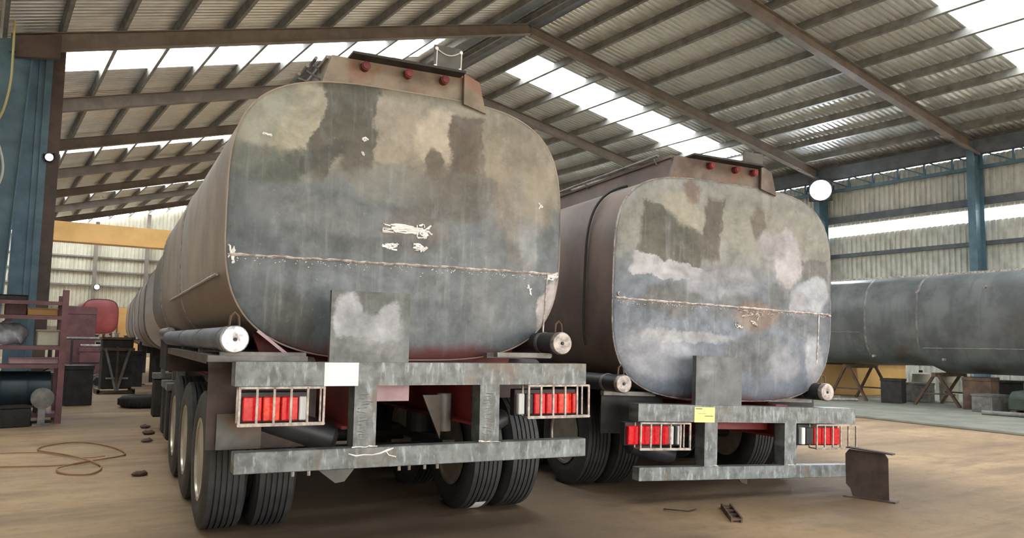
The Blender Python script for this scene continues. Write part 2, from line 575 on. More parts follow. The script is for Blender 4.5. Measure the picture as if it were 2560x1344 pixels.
# rafters: I sections below the purlins
def ibeam(m, p, q, yc, h, wf=0.24, t=0.02, drop=0.205):
    (xa, xb) = (p, q)
    za, zb = roof_z(xa) - drop, roof_z(xb) - drop
    h0, h1 = h if isinstance(h, tuple) else (h, h)
    def slab(x0, z0, x1, z1, th, ya, yb):
        m.prism([(x0, z0), (x1, z1), (x1, z1 - th), (x0, z0 - th)], ya, yb, 'y')
    slab(xa, za, xb, zb, t, yc - wf / 2, yc + wf / 2)
    m.prism([(xa, za - t), (xb, zb - t), (xb, zb - h1 + t), (xa, za - h0 + t)], yc - 0.008, yc + 0.008, 'y')
    slab(xa, za - h0 + t, xb, zb - h1 + t, t, yc - wf / 2, yc + wf / 2)
for yc in FRAMES:
    m = MB(); ibeam(m, 0.2, RX - 0.01, yc, (0.40, 0.32), drop=0.2)
    child_world(m.build('rafter', M['rafter']), ceil)
    m = MB(); ibeam(m, RX + 0.01, XR - 0.3, yc, (0.30, 0.36), drop=0.25)
    child_world(m.build('rafter', M['rafter']), ceil)
# ridge: pair of plates and a cap
m = MB()
m.prism([(RX - 1.15, roof_z(RX - 1.15) - 0.02), (RX - 0.55, roof_z(RX - 0.55) - 0.02), (RX - 0.55, roof_z(RX - .55) - 0.05), (RX - 1.15, roof_z(RX - 1.15) - 0.05)], Y0, Y1, 'y')
child_world(m.build('ridge_plate', M['bluegrey']), ceil)
m = MB()
m.prism([(RX - 0.35, roof_z(RX - .35) - 0.02), (RX, RZ - 0.02), (RX + 0.5, roof_z(RX + .5) - 0.02), (RX + 0.5, roof_z(RX + .5) - 0.05), (RX, RZ - 0.3), (RX - 0.35, roof_z(RX - .35) - 0.05)], Y0, Y1, 'y')
child_world(m.build('ridge_beam', M['bluegrey']), ceil)

# right wall
wr = tag(empty('wall_right', (XR, 30, 0)), 'corrugated metal side wall with girts', kind='structure')
def wall_sheet_mesh(name, w, h, mat, axis='y', pitch=0.2, d=0.06):
    m = MB()
    pr = corr_profile(w, pitch, d)
    if axis == 'y':
        m.rings([[(z, y, 0) for y, z in pr], [(z, y, h) for y, z in pr]], False, False, False)
    else:
        m.rings([[(y, z, 0) for y, z in pr], [(y, z, h) for y, z in pr]], False, False, False)
    return m.mesh(name, mat)
ZS0, ZS1 = 5.86, 6.27
lo = wall_sheet_mesh('wall_sheet', 1.0, ZS0, M['wallsheet'])
hi = wall_sheet_mesh('wall_sheet', 1.0, 8.12 - ZS1, M['wallsheet'])
glz = wall_sheet_mesh('translucent_strip', 1.0, ZS1 - ZS0, M['sky'])
for y in ys:
    child_world(link('wall_sheet', lo, None, (XR, y, 0)), wr)
    child_world(link('wall_sheet', hi, None, (XR, y, ZS1)), wr)
    child_world(link('window_strip', glz, None, (XR, y, ZS0)), wr)
for z in (2.2, 3.9, 5.08, 6.50):
    m = MB()
    m.box((XR - 0.12, Y0, z - 0.07), (XR - 0.01, Y1, z + 0.07))
    if z == 6.50:
        m.box((XR - 0.16, Y0, z - 0.14), (XR - 0.121, Y1, z + 0.14))
    child_world(m.build('girt', M['bluegrey']), wr)
m = MB(); m.box((XR - 0.02, Y0, 8.23), (XR + 0.02, Y1, 8.72))
child_world(m.build('fascia', M['bluegrey']), wr)
m = MB(); m.box((XR - 0.72, Y0, 8.04), (XR - 0.45, Y1, 8.52))
child_world(m.build('eave_beam', M['bluegrey']), wr)
# eave truss
m = MB(); m.box((XR - 0.30, Y0, 7.60), (XR - 0.2, Y1, 7.72))
child_world(m.build('truss_chord', M['blue']), wr)
yy = 1.6
while yy < 44:
    m = MB(); m.bar((XR - 0.25, yy, 7.72), (XR - 0.25, yy, 8.22), 0.07, 0.07)
    child_world(m.build('truss_post', M['blue']), wr)
    m = MB(); m.bar((XR - 0.25, yy, 7.72), (XR - 0.25, yy + 1.0, 8.2), 0.05, 0.05)
    child_world(m.build('truss_brace', M['blue']), wr)
    yy += 1.0
for yc in FRAMES:
    m = MB()
    m.box((XR - 0.75, yc - 0.13, 0), (XR - 0.73, yc + 0.13, 8.5))
    m.box((XR - 0.73, yc - 0.01, 0), (XR - 0.14, yc + 0.01, 8.5))
    m.box((XR - 0.19, yc - 0.13, 0), (XR - 0.17, yc + 0.13, 8.5))
    child_world(m.build('column', M['blue']), wr)
    m = MB(); m.bar((XR - 0.7, yc - 0.3, 8.0), (XR - 1.9, yc - 0.05, 8.42), 0.06, 0.06)
    child_world(m.build('knee_brace', M['rafter']), wr)

# back wall
wb = tag(empty('wall_back', (14, Y1, 0)), 'pale corrugated end wall far behind', kind='structure')
for i in range(30):
    xa = -1.6 + i
    top = min(roof_z(xa), roof_z(xa + 1)) - 0.05
    me = wall_sheet_mesh('wall_sheet', 1.0, top, M['backsheet'], 'x', 0.25, 0.04)
    child_world(link('wall_sheet', me, None, (xa, Y1, 0)), wb)
for z in (2.0, 3.4, 4.9, 5.88, 6.86, 8.0):
    m = MB(); m.box((-0.5, Y1 - 0.16, z - 0.05), (28.3, Y1 - 0.01, z + 0.05))
    child_world(m.build('girt', M['purlin']), wb)
for x in (0.6, 3.4, 6.5, 9.75, 13.6, 17.5, 21.5, 25.4):
    m = MB(); m.box((x - 0.12, Y1 - 0.42, 0), (x + 0.12, Y1 - 0.17, roof_z(x) - 0.3))
    child_world(m.build('column', M['rafter']), wb)

# unseen gable behind the camera, added to cut daylight on the tank heads
wf_ = tag(empty('light_block_gable', (14, Y0, 0)), 'unseen corrugated gable added to block daylight from the open end', None, None, 'structure')
for i in range(30):
    xa = -1.6 + i
    top = min(roof_z(xa), roof_z(xa + 1)) - 0.05
    me = wall_sheet_mesh('wall_sheet', 1.0, top - 3.6, M['wallsheet'], 'x', 0.25, 0.04)
    child_world(link('wall_sheet', me, None, (xa, Y0, 3.6)), wf_)

# left wall and its frames
wl = tag(empty('wall_left', (XL, 30, 0)), 'left side wall behind the blue columns', kind='structure')
lw = wall_sheet_mesh('wall_sheet', 1.0, 7.25, M['wallsheet'])
for y in ys:  # near part, out of view, added to keep side daylight off the floor
    child_world(link('wall_sheet', lw, None, (XL - 1.1, y, 0)), wl)
def left_column(yc):
    m = MB()
    m.prism([(XL + 0.06, 0), (0.30, 0), (0.62, 8.6 if yc < 0 else roof_z(0.62) - 0.28), (XL + 0.06, roof_z(XL + .06) - 0.28)], yc - 0.012, yc + 0.012, 'y')
    m.prism([(0.30, 0), (0.325, 0), (0.645, roof_z(0.62) - 0.28), (0.62, roof_z(.62) - 0.28)], yc - 0.14, yc + 0.14, 'y')
    m.box((XL + 0.03, yc - 0.14, 0), (XL + 0.06, yc + 0.14, 7.2))
    return m
for yc in FRAMES[4:]:
    child_world(left_column(yc).build('column', M['blue']), wl)
m = MB(); m.box((0.50, 20.25, 0), (1.04, 20.6, 8.0)); m.box((0.78, 20.2, 0), (0.82, 20.25, 7.6)); m.box((0.9, 20.2, 0), (0.93, 20.25, 7.6))
child_world(m.build('crane_column', M['blue']), wl)
m = MB(); m.box((1.04, 20.3, 0), (1.28, 20.55, roof_z(1.1) - 0.3))
child_world(m.build('crane_post', M['brown']), wl)
m = MB(); m.prism([(0.30, 7.2), (1.12, 7.33), (1.12, 7.86), (0.30, 7.66)], 19.45, 19.6, 'y')
child_world(m.build('haunch', M['brown']), wl)

# overhead travelling crane girder
cr = tag(empty('overhead_crane', (14, 40, 5.5)), 'yellow overhead crane girder spanning the far end of the shed', 'crane')
def cw(o):
    return child_world(o, cr)
m = MB(); m.box((1.5, 39.7, 5.62), (26.8, 40.3, 6.36)); m.box((1.5, 39.6, 5.5), (26.8, 40.4, 5.62))
cw(m.build('girder', M['yellow']))
for x in (1.6, 26.7):
    m = MB(); m.box((x - 0.25, 38.6, 5.35), (x + 0.25, 41.4, 5.75))
    cw(m.build('end_carriage', M['yellow']))
m = MB(); m.box((10.1, 39.55, 5.0), (10.6, 40.25, 5.5)); m.cyl((10.35, 39.9, 4.4), (10.35, 39.9, 5.0), 0.05, 8); m.box((10.2, 39.8, 4.2), (10.5, 40.0, 4.4))
cw(m.build('hoist', M['dark']))
for x in (1.6, 26.7):
    m = MB(); m.box((x - 0.15, 36, 4.95), (x + 0.15, 61, 5.35))
    child_world(m.build('crane_rail', M['brown']), wl if x < 5 else wr)
    for yp in (40.0, 54.0):
        m = MB(); m.box((x - 0.12, yp - 0.12, 0), (x + 0.12, yp + 0.12, 4.95))
        child_world(m.build('crane_post', M['brown']), wl if x < 5 else wr)

# ------------------------------------------------------------------ trailers
def sup(cx, cz, a, b, nt_, nb_, n=96, k=1.0):
    out = []
    for i in range(n):
        t = 2 * PI * i / n
        c, s = math.cos(t), math.sin(t)
        e = 2.0 / (nt_ if s > 0 else nb_)
        out.append((cx + k * a * math.copysign(abs(c) ** e, c), cz + k * b * math.copysign(abs(s) ** e, s)))
    return out

def wheel_mesh():
    r = 0.5
    hw = 0.14
    # tread with five grooves
    prof = [(-hw + 0.02, 0.29), (-hw - 0.005, 0.34), (-hw - 0.012, 0.41), (-hw + 0.004, 0.468), (-hw + 0.022, 0.492)]
    tr = 0.118
    gs = [-0.078, -0.039, 0.0, 0.039, 0.078]
    prof.append((-tr, r - 0.004))
    for g in gs:
        prof += [(g - 0.006, r), (g - 0.0045, r - 0.014), (g + 0.0045, r - 0.014), (g + 0.006, r)]
    prof.append((tr, r - 0.004))
    prof += [(hw - 0.022, 0.492), (hw - 0.004, 0.468), (hw + 0.012, 0.41), (hw + 0.005, 0.34), (hw - 0.02, 0.29)]
    tyre = MB().lathe(prof, 56).mesh('tyre', M['tyre'], True)
    rim = MB()
    rim.lathe([(-0.125, 0.285), (-0.14, 0.30), (-0.14, 0.272), (-0.06, 0.25), (-0.03, 0.16), (-0.055, 0.12), (-0.09, 0.09), (-0.10, 0.0001)], 32)
    for i in range(10):
        a = 2 * PI * i / 10
        rim.cyl((-0.075, 0.19 * math.cos(a), 0.19 * math.sin(a)), (-0.045, 0.19 * math.cos(a), 0.19 * math.sin(a)), 0.014, 6)
    rim.lathe([(0.125, 0.285), (0.14, 0.30), (0.14, 0.272), (0.0, 0.25), (-0.02, 0.16), (-0.02, 0.0001)], 24)
    return tyre, rim.mesh('rim', M['rim'], True)
TYRE, RIM = wheel_mesh()

def scribble(seed, cx, cz, w, h, n, y0, r=0.004):
    rr = random.Random(seed)
    m = MB()
    for k in range(n):
        pts = []
        x = cx + rr.uniform(-w, w) * 0.7
        z = cz + rr.uniform(-h, h) * 0.6
        for j in range(6):
            pts.append((x, y0, z))
            x += rr.uniform(-w, w) * 0.5
            z += rr.uniform(-h, h) * 0.5
            x = min(max(x, cx - w), cx + w)
            z = min(max(z, cz - h), cz + h)
        m.tube(pts, [r * rr.uniform(0.5, 1.3) for _ in pts], 5)
    return m

def trailer(root, p):
    cx, cz, a, b, nt_, nb_ = p['tank']
    hy = p['hy']
    L = p['L']
    bc, zu0, zu1, zl0, zl1 = p['bumper']
    # shell
    rg = lambda y, k=1.0: [(x, y, z) for x, z in sup(cx, cz, a, b, nt_, nb_, 96, k)]
    kk = 0.94 if p['first'] else 1.0
    m = MB(); m.rings([rg(hy + 0.012), rg(hy + 3), rg(hy + 6), rg(hy + 7.1), rg(hy + 7.25, kk), rg(L, kk), rg(L + 0.06, 0.92), rg(L + 0.1, 0.85), rg(L + 0.12, 0.5)], False, True)
    shell = m.build('tank_shell', p['shellmat'], root, True)
    for yb_ in p['bands']:
        m = MB(); m.rings([rg(yb_ - 0.02, 1.0), rg(yb_ - 0.015, 1.006), rg(yb_ + 0.015, 1.006), rg(yb_ + 0.02, 1.0)], False, False)
        m.build('weld_band', p['bandmat'], shell, True)
    for (xs, z, y0_, y1_) in p['sideseams']:
        m = MB(); m.tube([(xs, y0_ + (y1_ - y0_) * t / 8, z + 0.004 * (t % 2)) for t in range(9)], 0.012, 6)
        m.build('weld_seam', M['weld'] if p['first'] else M['steeld'], shell)
    # dished head with a flange rim
    m = MB()
    prof = [(0.02, 1.0), (0.0, 1.004), (-0.012, 0.998), (-0.018, 0.985), (-0.03, 0.955), (-0.042, 0.9), (-0.056, 0.75), (-0.066, 0.5), (-0.07, 0.25), (-0.072, 0.02)]
    m.rings([rg(hy + dy, k) for dy, k in prof], False, True)
    head = m.build('tank_head', p['headmat'], root, True)
    def hz(x, z):
        n_ = nt_ if z > cz else nb_
        k = (abs((x - cx) / a) ** n_ + abs((z - cz) / b) ** n_) ** (1 / n_)
        q = sorted((kk, dy) for dy, kk in prof[3:])
        k = min(max(k, q[0][0]), q[-1][0])
        for (ka, da), (kb, db) in zip(q, q[1:]):
            if ka <= k <= kb:
                return hy + da + (db - da) * (k - ka) / (kb - ka)
        return hy
    m = MB()
    rim_ = [(x, hy - 0.004, z) for x, z in sup(cx, cz, a, b, nt_, nb_, 96, 1.0)]
    m.tube(rim_ + [rim_[0], rim_[1]], 0.0085, 6)
    m.build('head_flange', p['rimmat'], head, True)
    zs = p['seamz']
    # horizontal head weld with spatter
    m = MB()
    n = 60
    rr = random.Random(p['seed'])
    pts = []
    for i in range(n + 1):
        x = cx - a * 0.985 + 2 * a * 0.985 * i / n
        zz = zs + rr.uniform(-0.004, 0.004)
        pts.append((x, hz(x, zz) - 0.003, zz))
    m.tube(pts, [0.010 * rr.uniform(0.7, 1.3) for _ in pts], 6)
    m.build('weld_seam', M['weld'], head)
    m = MB()
    for i in range(110):
        t = rr.random()
        x = cx - a * 0.97 + 2 * a * 0.97 * t
        z = zs - abs(rr.gauss(0, 0.02)) - 0.012
        y_ = hz(x, z)
        m.box((x - rr.uniform(.001, .007), y_ - 0.003, z - rr.uniform(.001, .003)), (x + .002, y_ + 0.004, z + .001))
    s_ = m.build('weld_spatter', M['grind'], head); s_['kind'] = 'stuff'
    # vertical welds near the right rim
    m = MB(); xv = cx + a * p['vseam']
    m.tube([(xv - 0.02 * t / 6, hz(xv, zs - t * .085) - 0.003, zs - t * 0.085) for t in range(7)], 0.007, 6)
    m.build('weld_seam', M['weld'], head)
    for k, (gx, gz, gw, gh, gn) in enumerate(p['grinds']):
        scribble(p['seed'] + k, gx, gz, gw, gh, gn, hz(gx, gz) - 0.003, p.get('gr', 0.007)).build('grinding_mark', p['grindmat'], head)
    # coaming box along the top
    x0, x1, zb, zt = p['box']
    m = MB()
    for xx in (x0, x1):
        m.box((xx - 0.012, hy + 0.05, zb - 0.12), (xx + 0.012, L - 0.3, zt))
        m.box((xx - 0.03, hy + 0.05, zt - 0.012), (xx + 0.03, L - 0.3, zt + 0.012))
    cb = m.build('coaming', p['shellmat'], root)
    m = MB(); m.prism([(x0 - 0.1, zb - 0.1), (x1 + 0.1, zb - 0.1), (x1 + 0.02, zt), (x0, zt)], hy - 0.005, hy + 0.03, 'y')
    m.build('end_plate', p['boxmat'], cb)
    m = MB(); m.box((x0 + 0.12, hy - 0.13, zt - 0.004), (x1 - 0.08, hy + 0.04, zt + 0.014))
    m.build('overhang_plate', M['dark'], cb)
    m = MB(); m.prism([(x1 - 0.06, zb - 0.0), (x1 + 0.13, zb - 0.05), (x1 + 0.07, zt - 0.03), (x1 - 0.06, zt + 0.02)], hy - 0.05, hy - 0.02, 'y')
    m.build('gusset_plate', p['boxmat'], cb)
    bx0, bx1, bz = p['bracket']
    m = MB(); m.box((bx0, hy - 0.02, zt), (bx1, hy + 0.0, bz))
    br = m.build('bracket_plate', M['steeld'], cb)
    m = MB()
    for q in range(2 if p['first'] else 0):
        xx = (bx0 + 0.015, bx1 - 0.012)[q]
        m.tube([(xx, hy - 0.024, zt + 0.04), (xx + 0.004, hy - 0.024, bz - 0.03)], 0.005, 5)
        m.cyl((xx, hy - 0.03, bz - 0.03), (xx, hy - 0.02, bz - 0.03), 0.014, 8)
        m.cyl((xx - 0.008, hy - 0.03, zt + 0.05), (xx - 0.008, hy - 0.02, zt + 0.05), 0.014, 8)
    if p['first']:
        m.tube([(bx0 + 0.015 + (bx1 - bx0 - .03) * t / 8, hy - 0.024, bz - 0.03 - 0.04 * math.sin(PI * t / 8)) for t in range(9)], 0.004, 5)
        m.build('grinding_mark', M['grind'], br)
    else:
        m.bm.free()
    for lx in p['marks']:
        m = MB(); m.cyl((lx, hy - 0.06, zt - 0.055), (lx, hy - 0.005, zt - 0.055), 0.034, 14); m.cyl((lx, hy - 0.07, zt - 0.055), (lx, hy - 0.06, zt - 0.055), 0.026, 14)
        m.build('marker_lamp', M['red'], cb, True)
    # ladder rails lying along the left of the coaming
    for k in range(3 if p['first'] else 1):
        m = MB(); m.tube([(x0 - 0.07 - 0.06 * k, hy + 0.2, zt - 0.07 * k + 0.03), (x0 - 0.07 - 0.06 * k, L * 0.8, zt - 0.07 * k + 0.03)], 0.014, 6)
        for q in range(6):
            yq = hy + 0.3 + q * 1.4
            m.bar((x0 - 0.07 - 0.06 * k, yq, zt - 0.07 * k + 0.03), (x0 - 0.005, yq, zt - 0.05 - 0.05 * k), 0.012, 0.012)
        m.build('side_rail', M['grey'], root, True)
    if p.get('drain'):
        m = MB()
        pts = []
        nn = 96
        yq = hy + 0.5
        sp = sup(cx, cz, a + 0.02, b + 0.02, nt_, nb_, 96)
        for i in range(31, 54):
            pts.append((sp[i][0], yq, sp[i][1]))
        m.tube(pts, 0.013, 8)
        m.build('drain_hose', M['rubber'], root, True)
    # bumper, posts, underride bar
    m = MB(); m.box((bc - 1.25, 0, zu0), (bc + 1.25, 0.012, zu1)); m.box((bc - 1.25, 0.012, zu1 - 0.012), (bc + 1.25, 0.16, zu1)); m.box((bc - 1.25, 0.012, zu0), (bc + 1.25, 0.16, zu0 + 0.012))
    m.box((bc - 1.25, .012, zu0 + .012), (bc - 1.238, .16, zu1 - .012)); m.box((bc + 1.238, .012, zu0 + .012), (bc + 1.25, .16, zu1 - .012))
    bump_ = m.build('bumper_beam', M['steel'], root)
    s0, s1, sz0, sz1 = p['sticker']
    m = MB(); m.box((s0, -0.004, sz0), (s1, 0.0, sz1))
    stk = m.build('sticker', p['stickmat'], bump_)
    stk['label'] = 'plain white reflective sticker' if p['first'] else 'pale yellow sticker with thin dark lines'
    for xpos, yoff in p['posts']:
        m = MB(); m.box((xpos, 0.004, zl1), (xpos + p['postw'], 0.012, zu0)); m.box((xpos, 0.012, zl1 - 0.0), (xpos + 0.012, 0.15, zu0)); m.box((xpos + p['postw'] - .012, 0.012, zl1), (xpos + p['postw'], 0.15, zu0))
        m.box((xpos, 0.138, zl1), (xpos + p['postw'], 0.15, zu0))
        po = m.build('bumper_post', M['steel'], root)
        rr2 = random.Random(int(xpos * 100) + p['seed'])
        m = MB()
        for q in range(14):
            z = zl1 + 0.06 + (zu0 - zl1 - 0.1) * q / 14
            xa = xpos + p['postw'] * rr2.uniform(0.12, 0.4)
            m.tube([(xa, 0.003, z), (xa + p['postw'] * rr2.uniform(0.2, 0.5), 0.003, z + rr2.uniform(-0.012, 0.012))], 0.0028, 4)
        if p['first']:
            m.build('scratch', M['cap'], po)
        else:
            m.bm.free()
        m = MB()
        m.tube([(xpos - 0.01 + (p['postw'] + .02) * t / 6, -0.002, zl1 + rr2.uniform(-.006, .008)) for t in range(7)], [0.007 * rr2.uniform(.6, 1.5) for _ in range(7)], 6)
        m.build('weld_seam', M['weld'], po)
    m = MB(); m.box((bc - 1.24, -0.02, zl0), (bc + 1.24, 0.09, zl1))
    ub = m.build('underride_bar', M['steel'], root, bevel=0.004)
    if p['first']:
        m = MB(); m.tube([(-.54, -.022, .665), (-.49, -.022, .65), (-.44, -.022, .655), (-.38, -.022, .652), (-.33, -.022, .66), (-.28, -.022, .678), (-.24, -.022, .69)], [.003, .006, .004, .003, .006, .008, .003], 5)
        m.tube([(-.29, -.022, .67), (-.27, -.022, .645), (-.22, -.022, .632)], .004, 5)
        m.build('chalk_mark', M['grind'], ub)
    # lamps and guards
    for side, (gx0, gx1, gz0, gz1, lx0, order, lz0, lz1) in enumerate(p['lamps']):
        g = MB()
        yf = -0.045
        g.bar((gx0, yf, gz0), (gx1, yf, gz0), 0.014, 0.02)
        g.bar((gx0, yf, gz1), (gx1, yf, gz1), 0.014, 0.014)
        gb = g.build('lamp_guard', M['guard'], root)
        for e in (gx0, gx1):
            m = MB(); m.bar((e, yf, gz0), (e, 0.05, gz0), 0.012, 0.012); m.bar((e, yf, gz1), (e, 0.02, gz1), 0.012, 0.012); m.bar((e, 0.05, gz0), (e, 0.05, gz1), 0.012, 0.012, (0, 1, 0))
            m.build('guard_return', M['guard'], gb)
        for q in range(6):
            xx = gx0 + (gx1 - gx0) * q / 5
            m = MB(); m.bar((xx, yf, gz0), (xx, yf, gz1 + 0.004), 0.014, 0.014, (0, 1, 0))
            m.cyl((xx, yf - 0.008, gz0), (xx, yf + 0.006, gz0), 0.011, 6)
            m.build('guard_bar', M['guard'], gb)
        tot = sum(wd for _, wd in order)
        m = MB(); m.box((lx0 - 0.012, 0.045, lz0 - 0.012), (lx0 + tot + 0.012, 0.12, lz1 + 0.03))
        hs = m.build('tail_lamp', M['black'], root, bevel=0.006)
        xx = lx0
        for kind, wd in order:
            m = MB(); m.box((xx + 0.004, 0.005, lz0), (xx + wd - 0.004, 0.05, lz1))
            ln = m.build('lens', M[kind], hs, bevel=0.006)
            if kind == 'lenswhite':
                ln['label'] = 'white reversing lens'
            xx += wd
    # number plate holder
    q0, q1, qz0, qz1 = p['plate']
    m = MB(); m.box((q0, 0.0, qz0), (q1, 0.006, qz1)); m.box((q0, 0.006, qz0), (q0 + 0.006, 0.04, qz1)) if p['first'] else m.box((q0 - 0.008, -0.05, qz0), (q0, 0.006, qz1))
    m.build('plate_holder', p['platemat'], root)
    # hose tubes either side
    for (tx, tz, tr, ty0, ty1, mt, mc) in p['tubes']:
        m = MB(); m.cyl((tx, ty0, tz), (tx, ty1, tz), tr, 24)
        tb = m.build('hose_tube', M[mt], root, True)
        m = MB(); m.lathe([(-0.006, 0.012), (-0.012, 0.014), (-0.016, tr * 0.5), (-0.014, tr * 0.95), (-0.002, tr * 1.04), (0.03, tr * 1.04), (0.03, tr * 0.9)], 24, 'y', (tx, ty0, tz))
        m.build('tube_cap', M[mc], tb, True)
        m = MB(); m.cyl((tx, ty0 - 0.02, tz), (tx, ty0 - 0.005, tz), 0.011, 8)
        m.build('cap_hole', M['black'], tb)
        m = MB(); m.tube([(tx - 0.03, ty0 + 0.05, tz + tr - 0.005), (tx - 0.025, ty0 + 0.05, tz + tr + 0.06), (tx, ty0 + 0.05, tz + tr + 0.085), (tx + 0.025, ty0 + 0.05, tz + tr + 0.06), (tx + 0.03, ty0 + 0.05, tz + tr - 0.005)], 0.008, 6)
        m.build('latch', M['rust'], tb)
        for yq in (ty0 + 0.25, ty0 + 1.6, ty0 + 3.2):
            m = MB(); m.cyl((tx, yq, tz), (tx, yq + 0.04, tz), tr * 1.05, 20)
            sg = 1 if tx < 0 else -1
            m.box((min(tx - sg * 0.05, tx + sg * 0.5), yq, tz - tr - 0.035), (max(tx - sg * 0.05, tx + sg * 0.5), yq + 0.06, tz - tr + 0.002))
            m.build('tube_bracket', M['grey'], tb)
    # chassis rails, cross members, saddles
    zr0, zr1 = p['rail']
    for xx in (-0.47, 0.47):
        m = MB(); m.box((bc + xx - 0.07, 0.16, zr1 - 0.02), (bc + xx + 0.07, 11, zr1)); m.box((bc + xx - 0.01, 0.16, zr0 + .02), (bc + xx + 0.01, 11, zr1 - 0.02)); m.box((bc + xx - 0.07, 0.16, zr0), (bc + xx + 0.07, 11, zr0 + .02))
        m.build('chassis_rail', M['red'], root)
    for yq in (0.3, 1.9, 3.2, 4.6, 7.0, 9.5):
        m = MB()
        if yq == 0.3:
            m.box((bc - 0.42, yq, zr1 - 0.25), (bc - 0.03 if p['first'] else bc + .42, yq + 0.05, zr1 - 0.12))
        else:
            m.box((bc - 0.46, yq, zr0 + 0.1), (bc + 0.46, yq + 0.08, zr1 - 0.03))
        m.build('cross_member', M['pink'] if (yq == 0.3 and p['first']) else M['red'], root)
    for yq in (0.75, 3.0, 6.0, 9.0):
        m = MB()
        sp = [q for q in sup(cx, cz, a, b, nt_, nb_, 96, 1.003) if q[1] < cz - b * 0.80]
        sp.sort()
        poly = [(sp[0][0], zr1 - 0.03)] + [(u, v) for u, v in sp] + [(sp[-1][0], zr1 - 0.03)]
        if sp[0][1] > zr1:
            m.prism([(sp[0][0] + .1, zr1 - 0.06), (sp[-1][0] - .1, zr1 - 0.06)] + [(u, v) for u, v in reversed(sp)], yq, yq + 0.05, 'y')
            m.build('saddle', M['red'], root)
        else:
            m.bm.free()
    # axles, air bottle, suspension
    zw = p['zw']
    for yq in p['axles']:
        m = MB(); m.cyl((bc - 1.0, yq, zw), (bc + 1.0, yq, zw), 0.065, 14)
        for xx in (-0.47, 0.47):
            m.box((bc + xx - 0.05, yq - 0.5, zw + 0.07), (bc + xx + 0.05, yq + 0.5, zw + 0.13)); m.cyl((bc + xx, yq + 0.2, zw + 0.13), (bc + xx, yq + 0.2, zr0), 0.1, 14)
        m.build('axle', M['dark'], root)
        for s in (-1, 1):
            for xo in (1.165, 0.825):
                wobj = link('wheel', TYRE, root, (bc + s * xo, yq, zw + p['wz'] * s), 0)
                ro = link('rim', RIM, wobj)
                if (s > 0) != (xo < 1):
                    ro.rotation_euler = (0, 0, PI)
    for (pa, pb, rr_) in p['bottles']:
        m = MB()
        pa, pb = Vector(pa), Vector(pb)
        d = (pb - pa).normalized()
        m.tube([pa - d * 0.04, pa - d * 0.02, pa, pb, pb + d * 0.02, pb + d * 0.04], [rr_ * 0.4, rr_ * 0.8, rr_, rr_, rr_ * 0.8, rr_ * 0.4], 18)
        m.build('air_bottle', M['tubed'], root, True)
    # fenders
    for (fx0, fx1, fy0, fy1, fz0, fz1) in p['fenders']:
        m = MB()
        ro, out, inn = 0.16, [], []
        for q in range(7):
            aa = PI - q * PI / 12
            out.append((fy0 + ro + ro * math.cos(aa), fz1 - ro + ro * math.sin(aa)))
            inn.append((fy0 + ro + (ro - .014) * math.cos(aa), fz1 - ro + (ro - .014) * math.sin(aa)))
        out = [(fy0, fz0)] + out + [(fy1, fz1)]
        inn = [(fy0 + .014, fz0)] + inn + [(fy1, fz1 - .014)]
        m.rings([[(fx0, o_[0], o_[1]), (fx1, o_[0], o_[1]), (fx1, i_[0], i_[1]), (fx0, i_[0], i_[1])] for o_, i_ in zip(out, inn)])
        m.box((fx0, fy0 + ro, fz1 - 0.06), (fx0 + 0.01, fy1, fz1 - 0.014)) if fx0 < 0 else m.box((fx1 - 0.01, fy0 + ro, fz1 - 0.06), (fx1, fy1, fz1 - 0.014))
        m.box((fx0, fy1, fz1 - 0.25), (fx1, fy1 + 0.012, fz1))
        m.build('fender', M['rustd'] if p['first'] else M['dark'], root)
    return shell

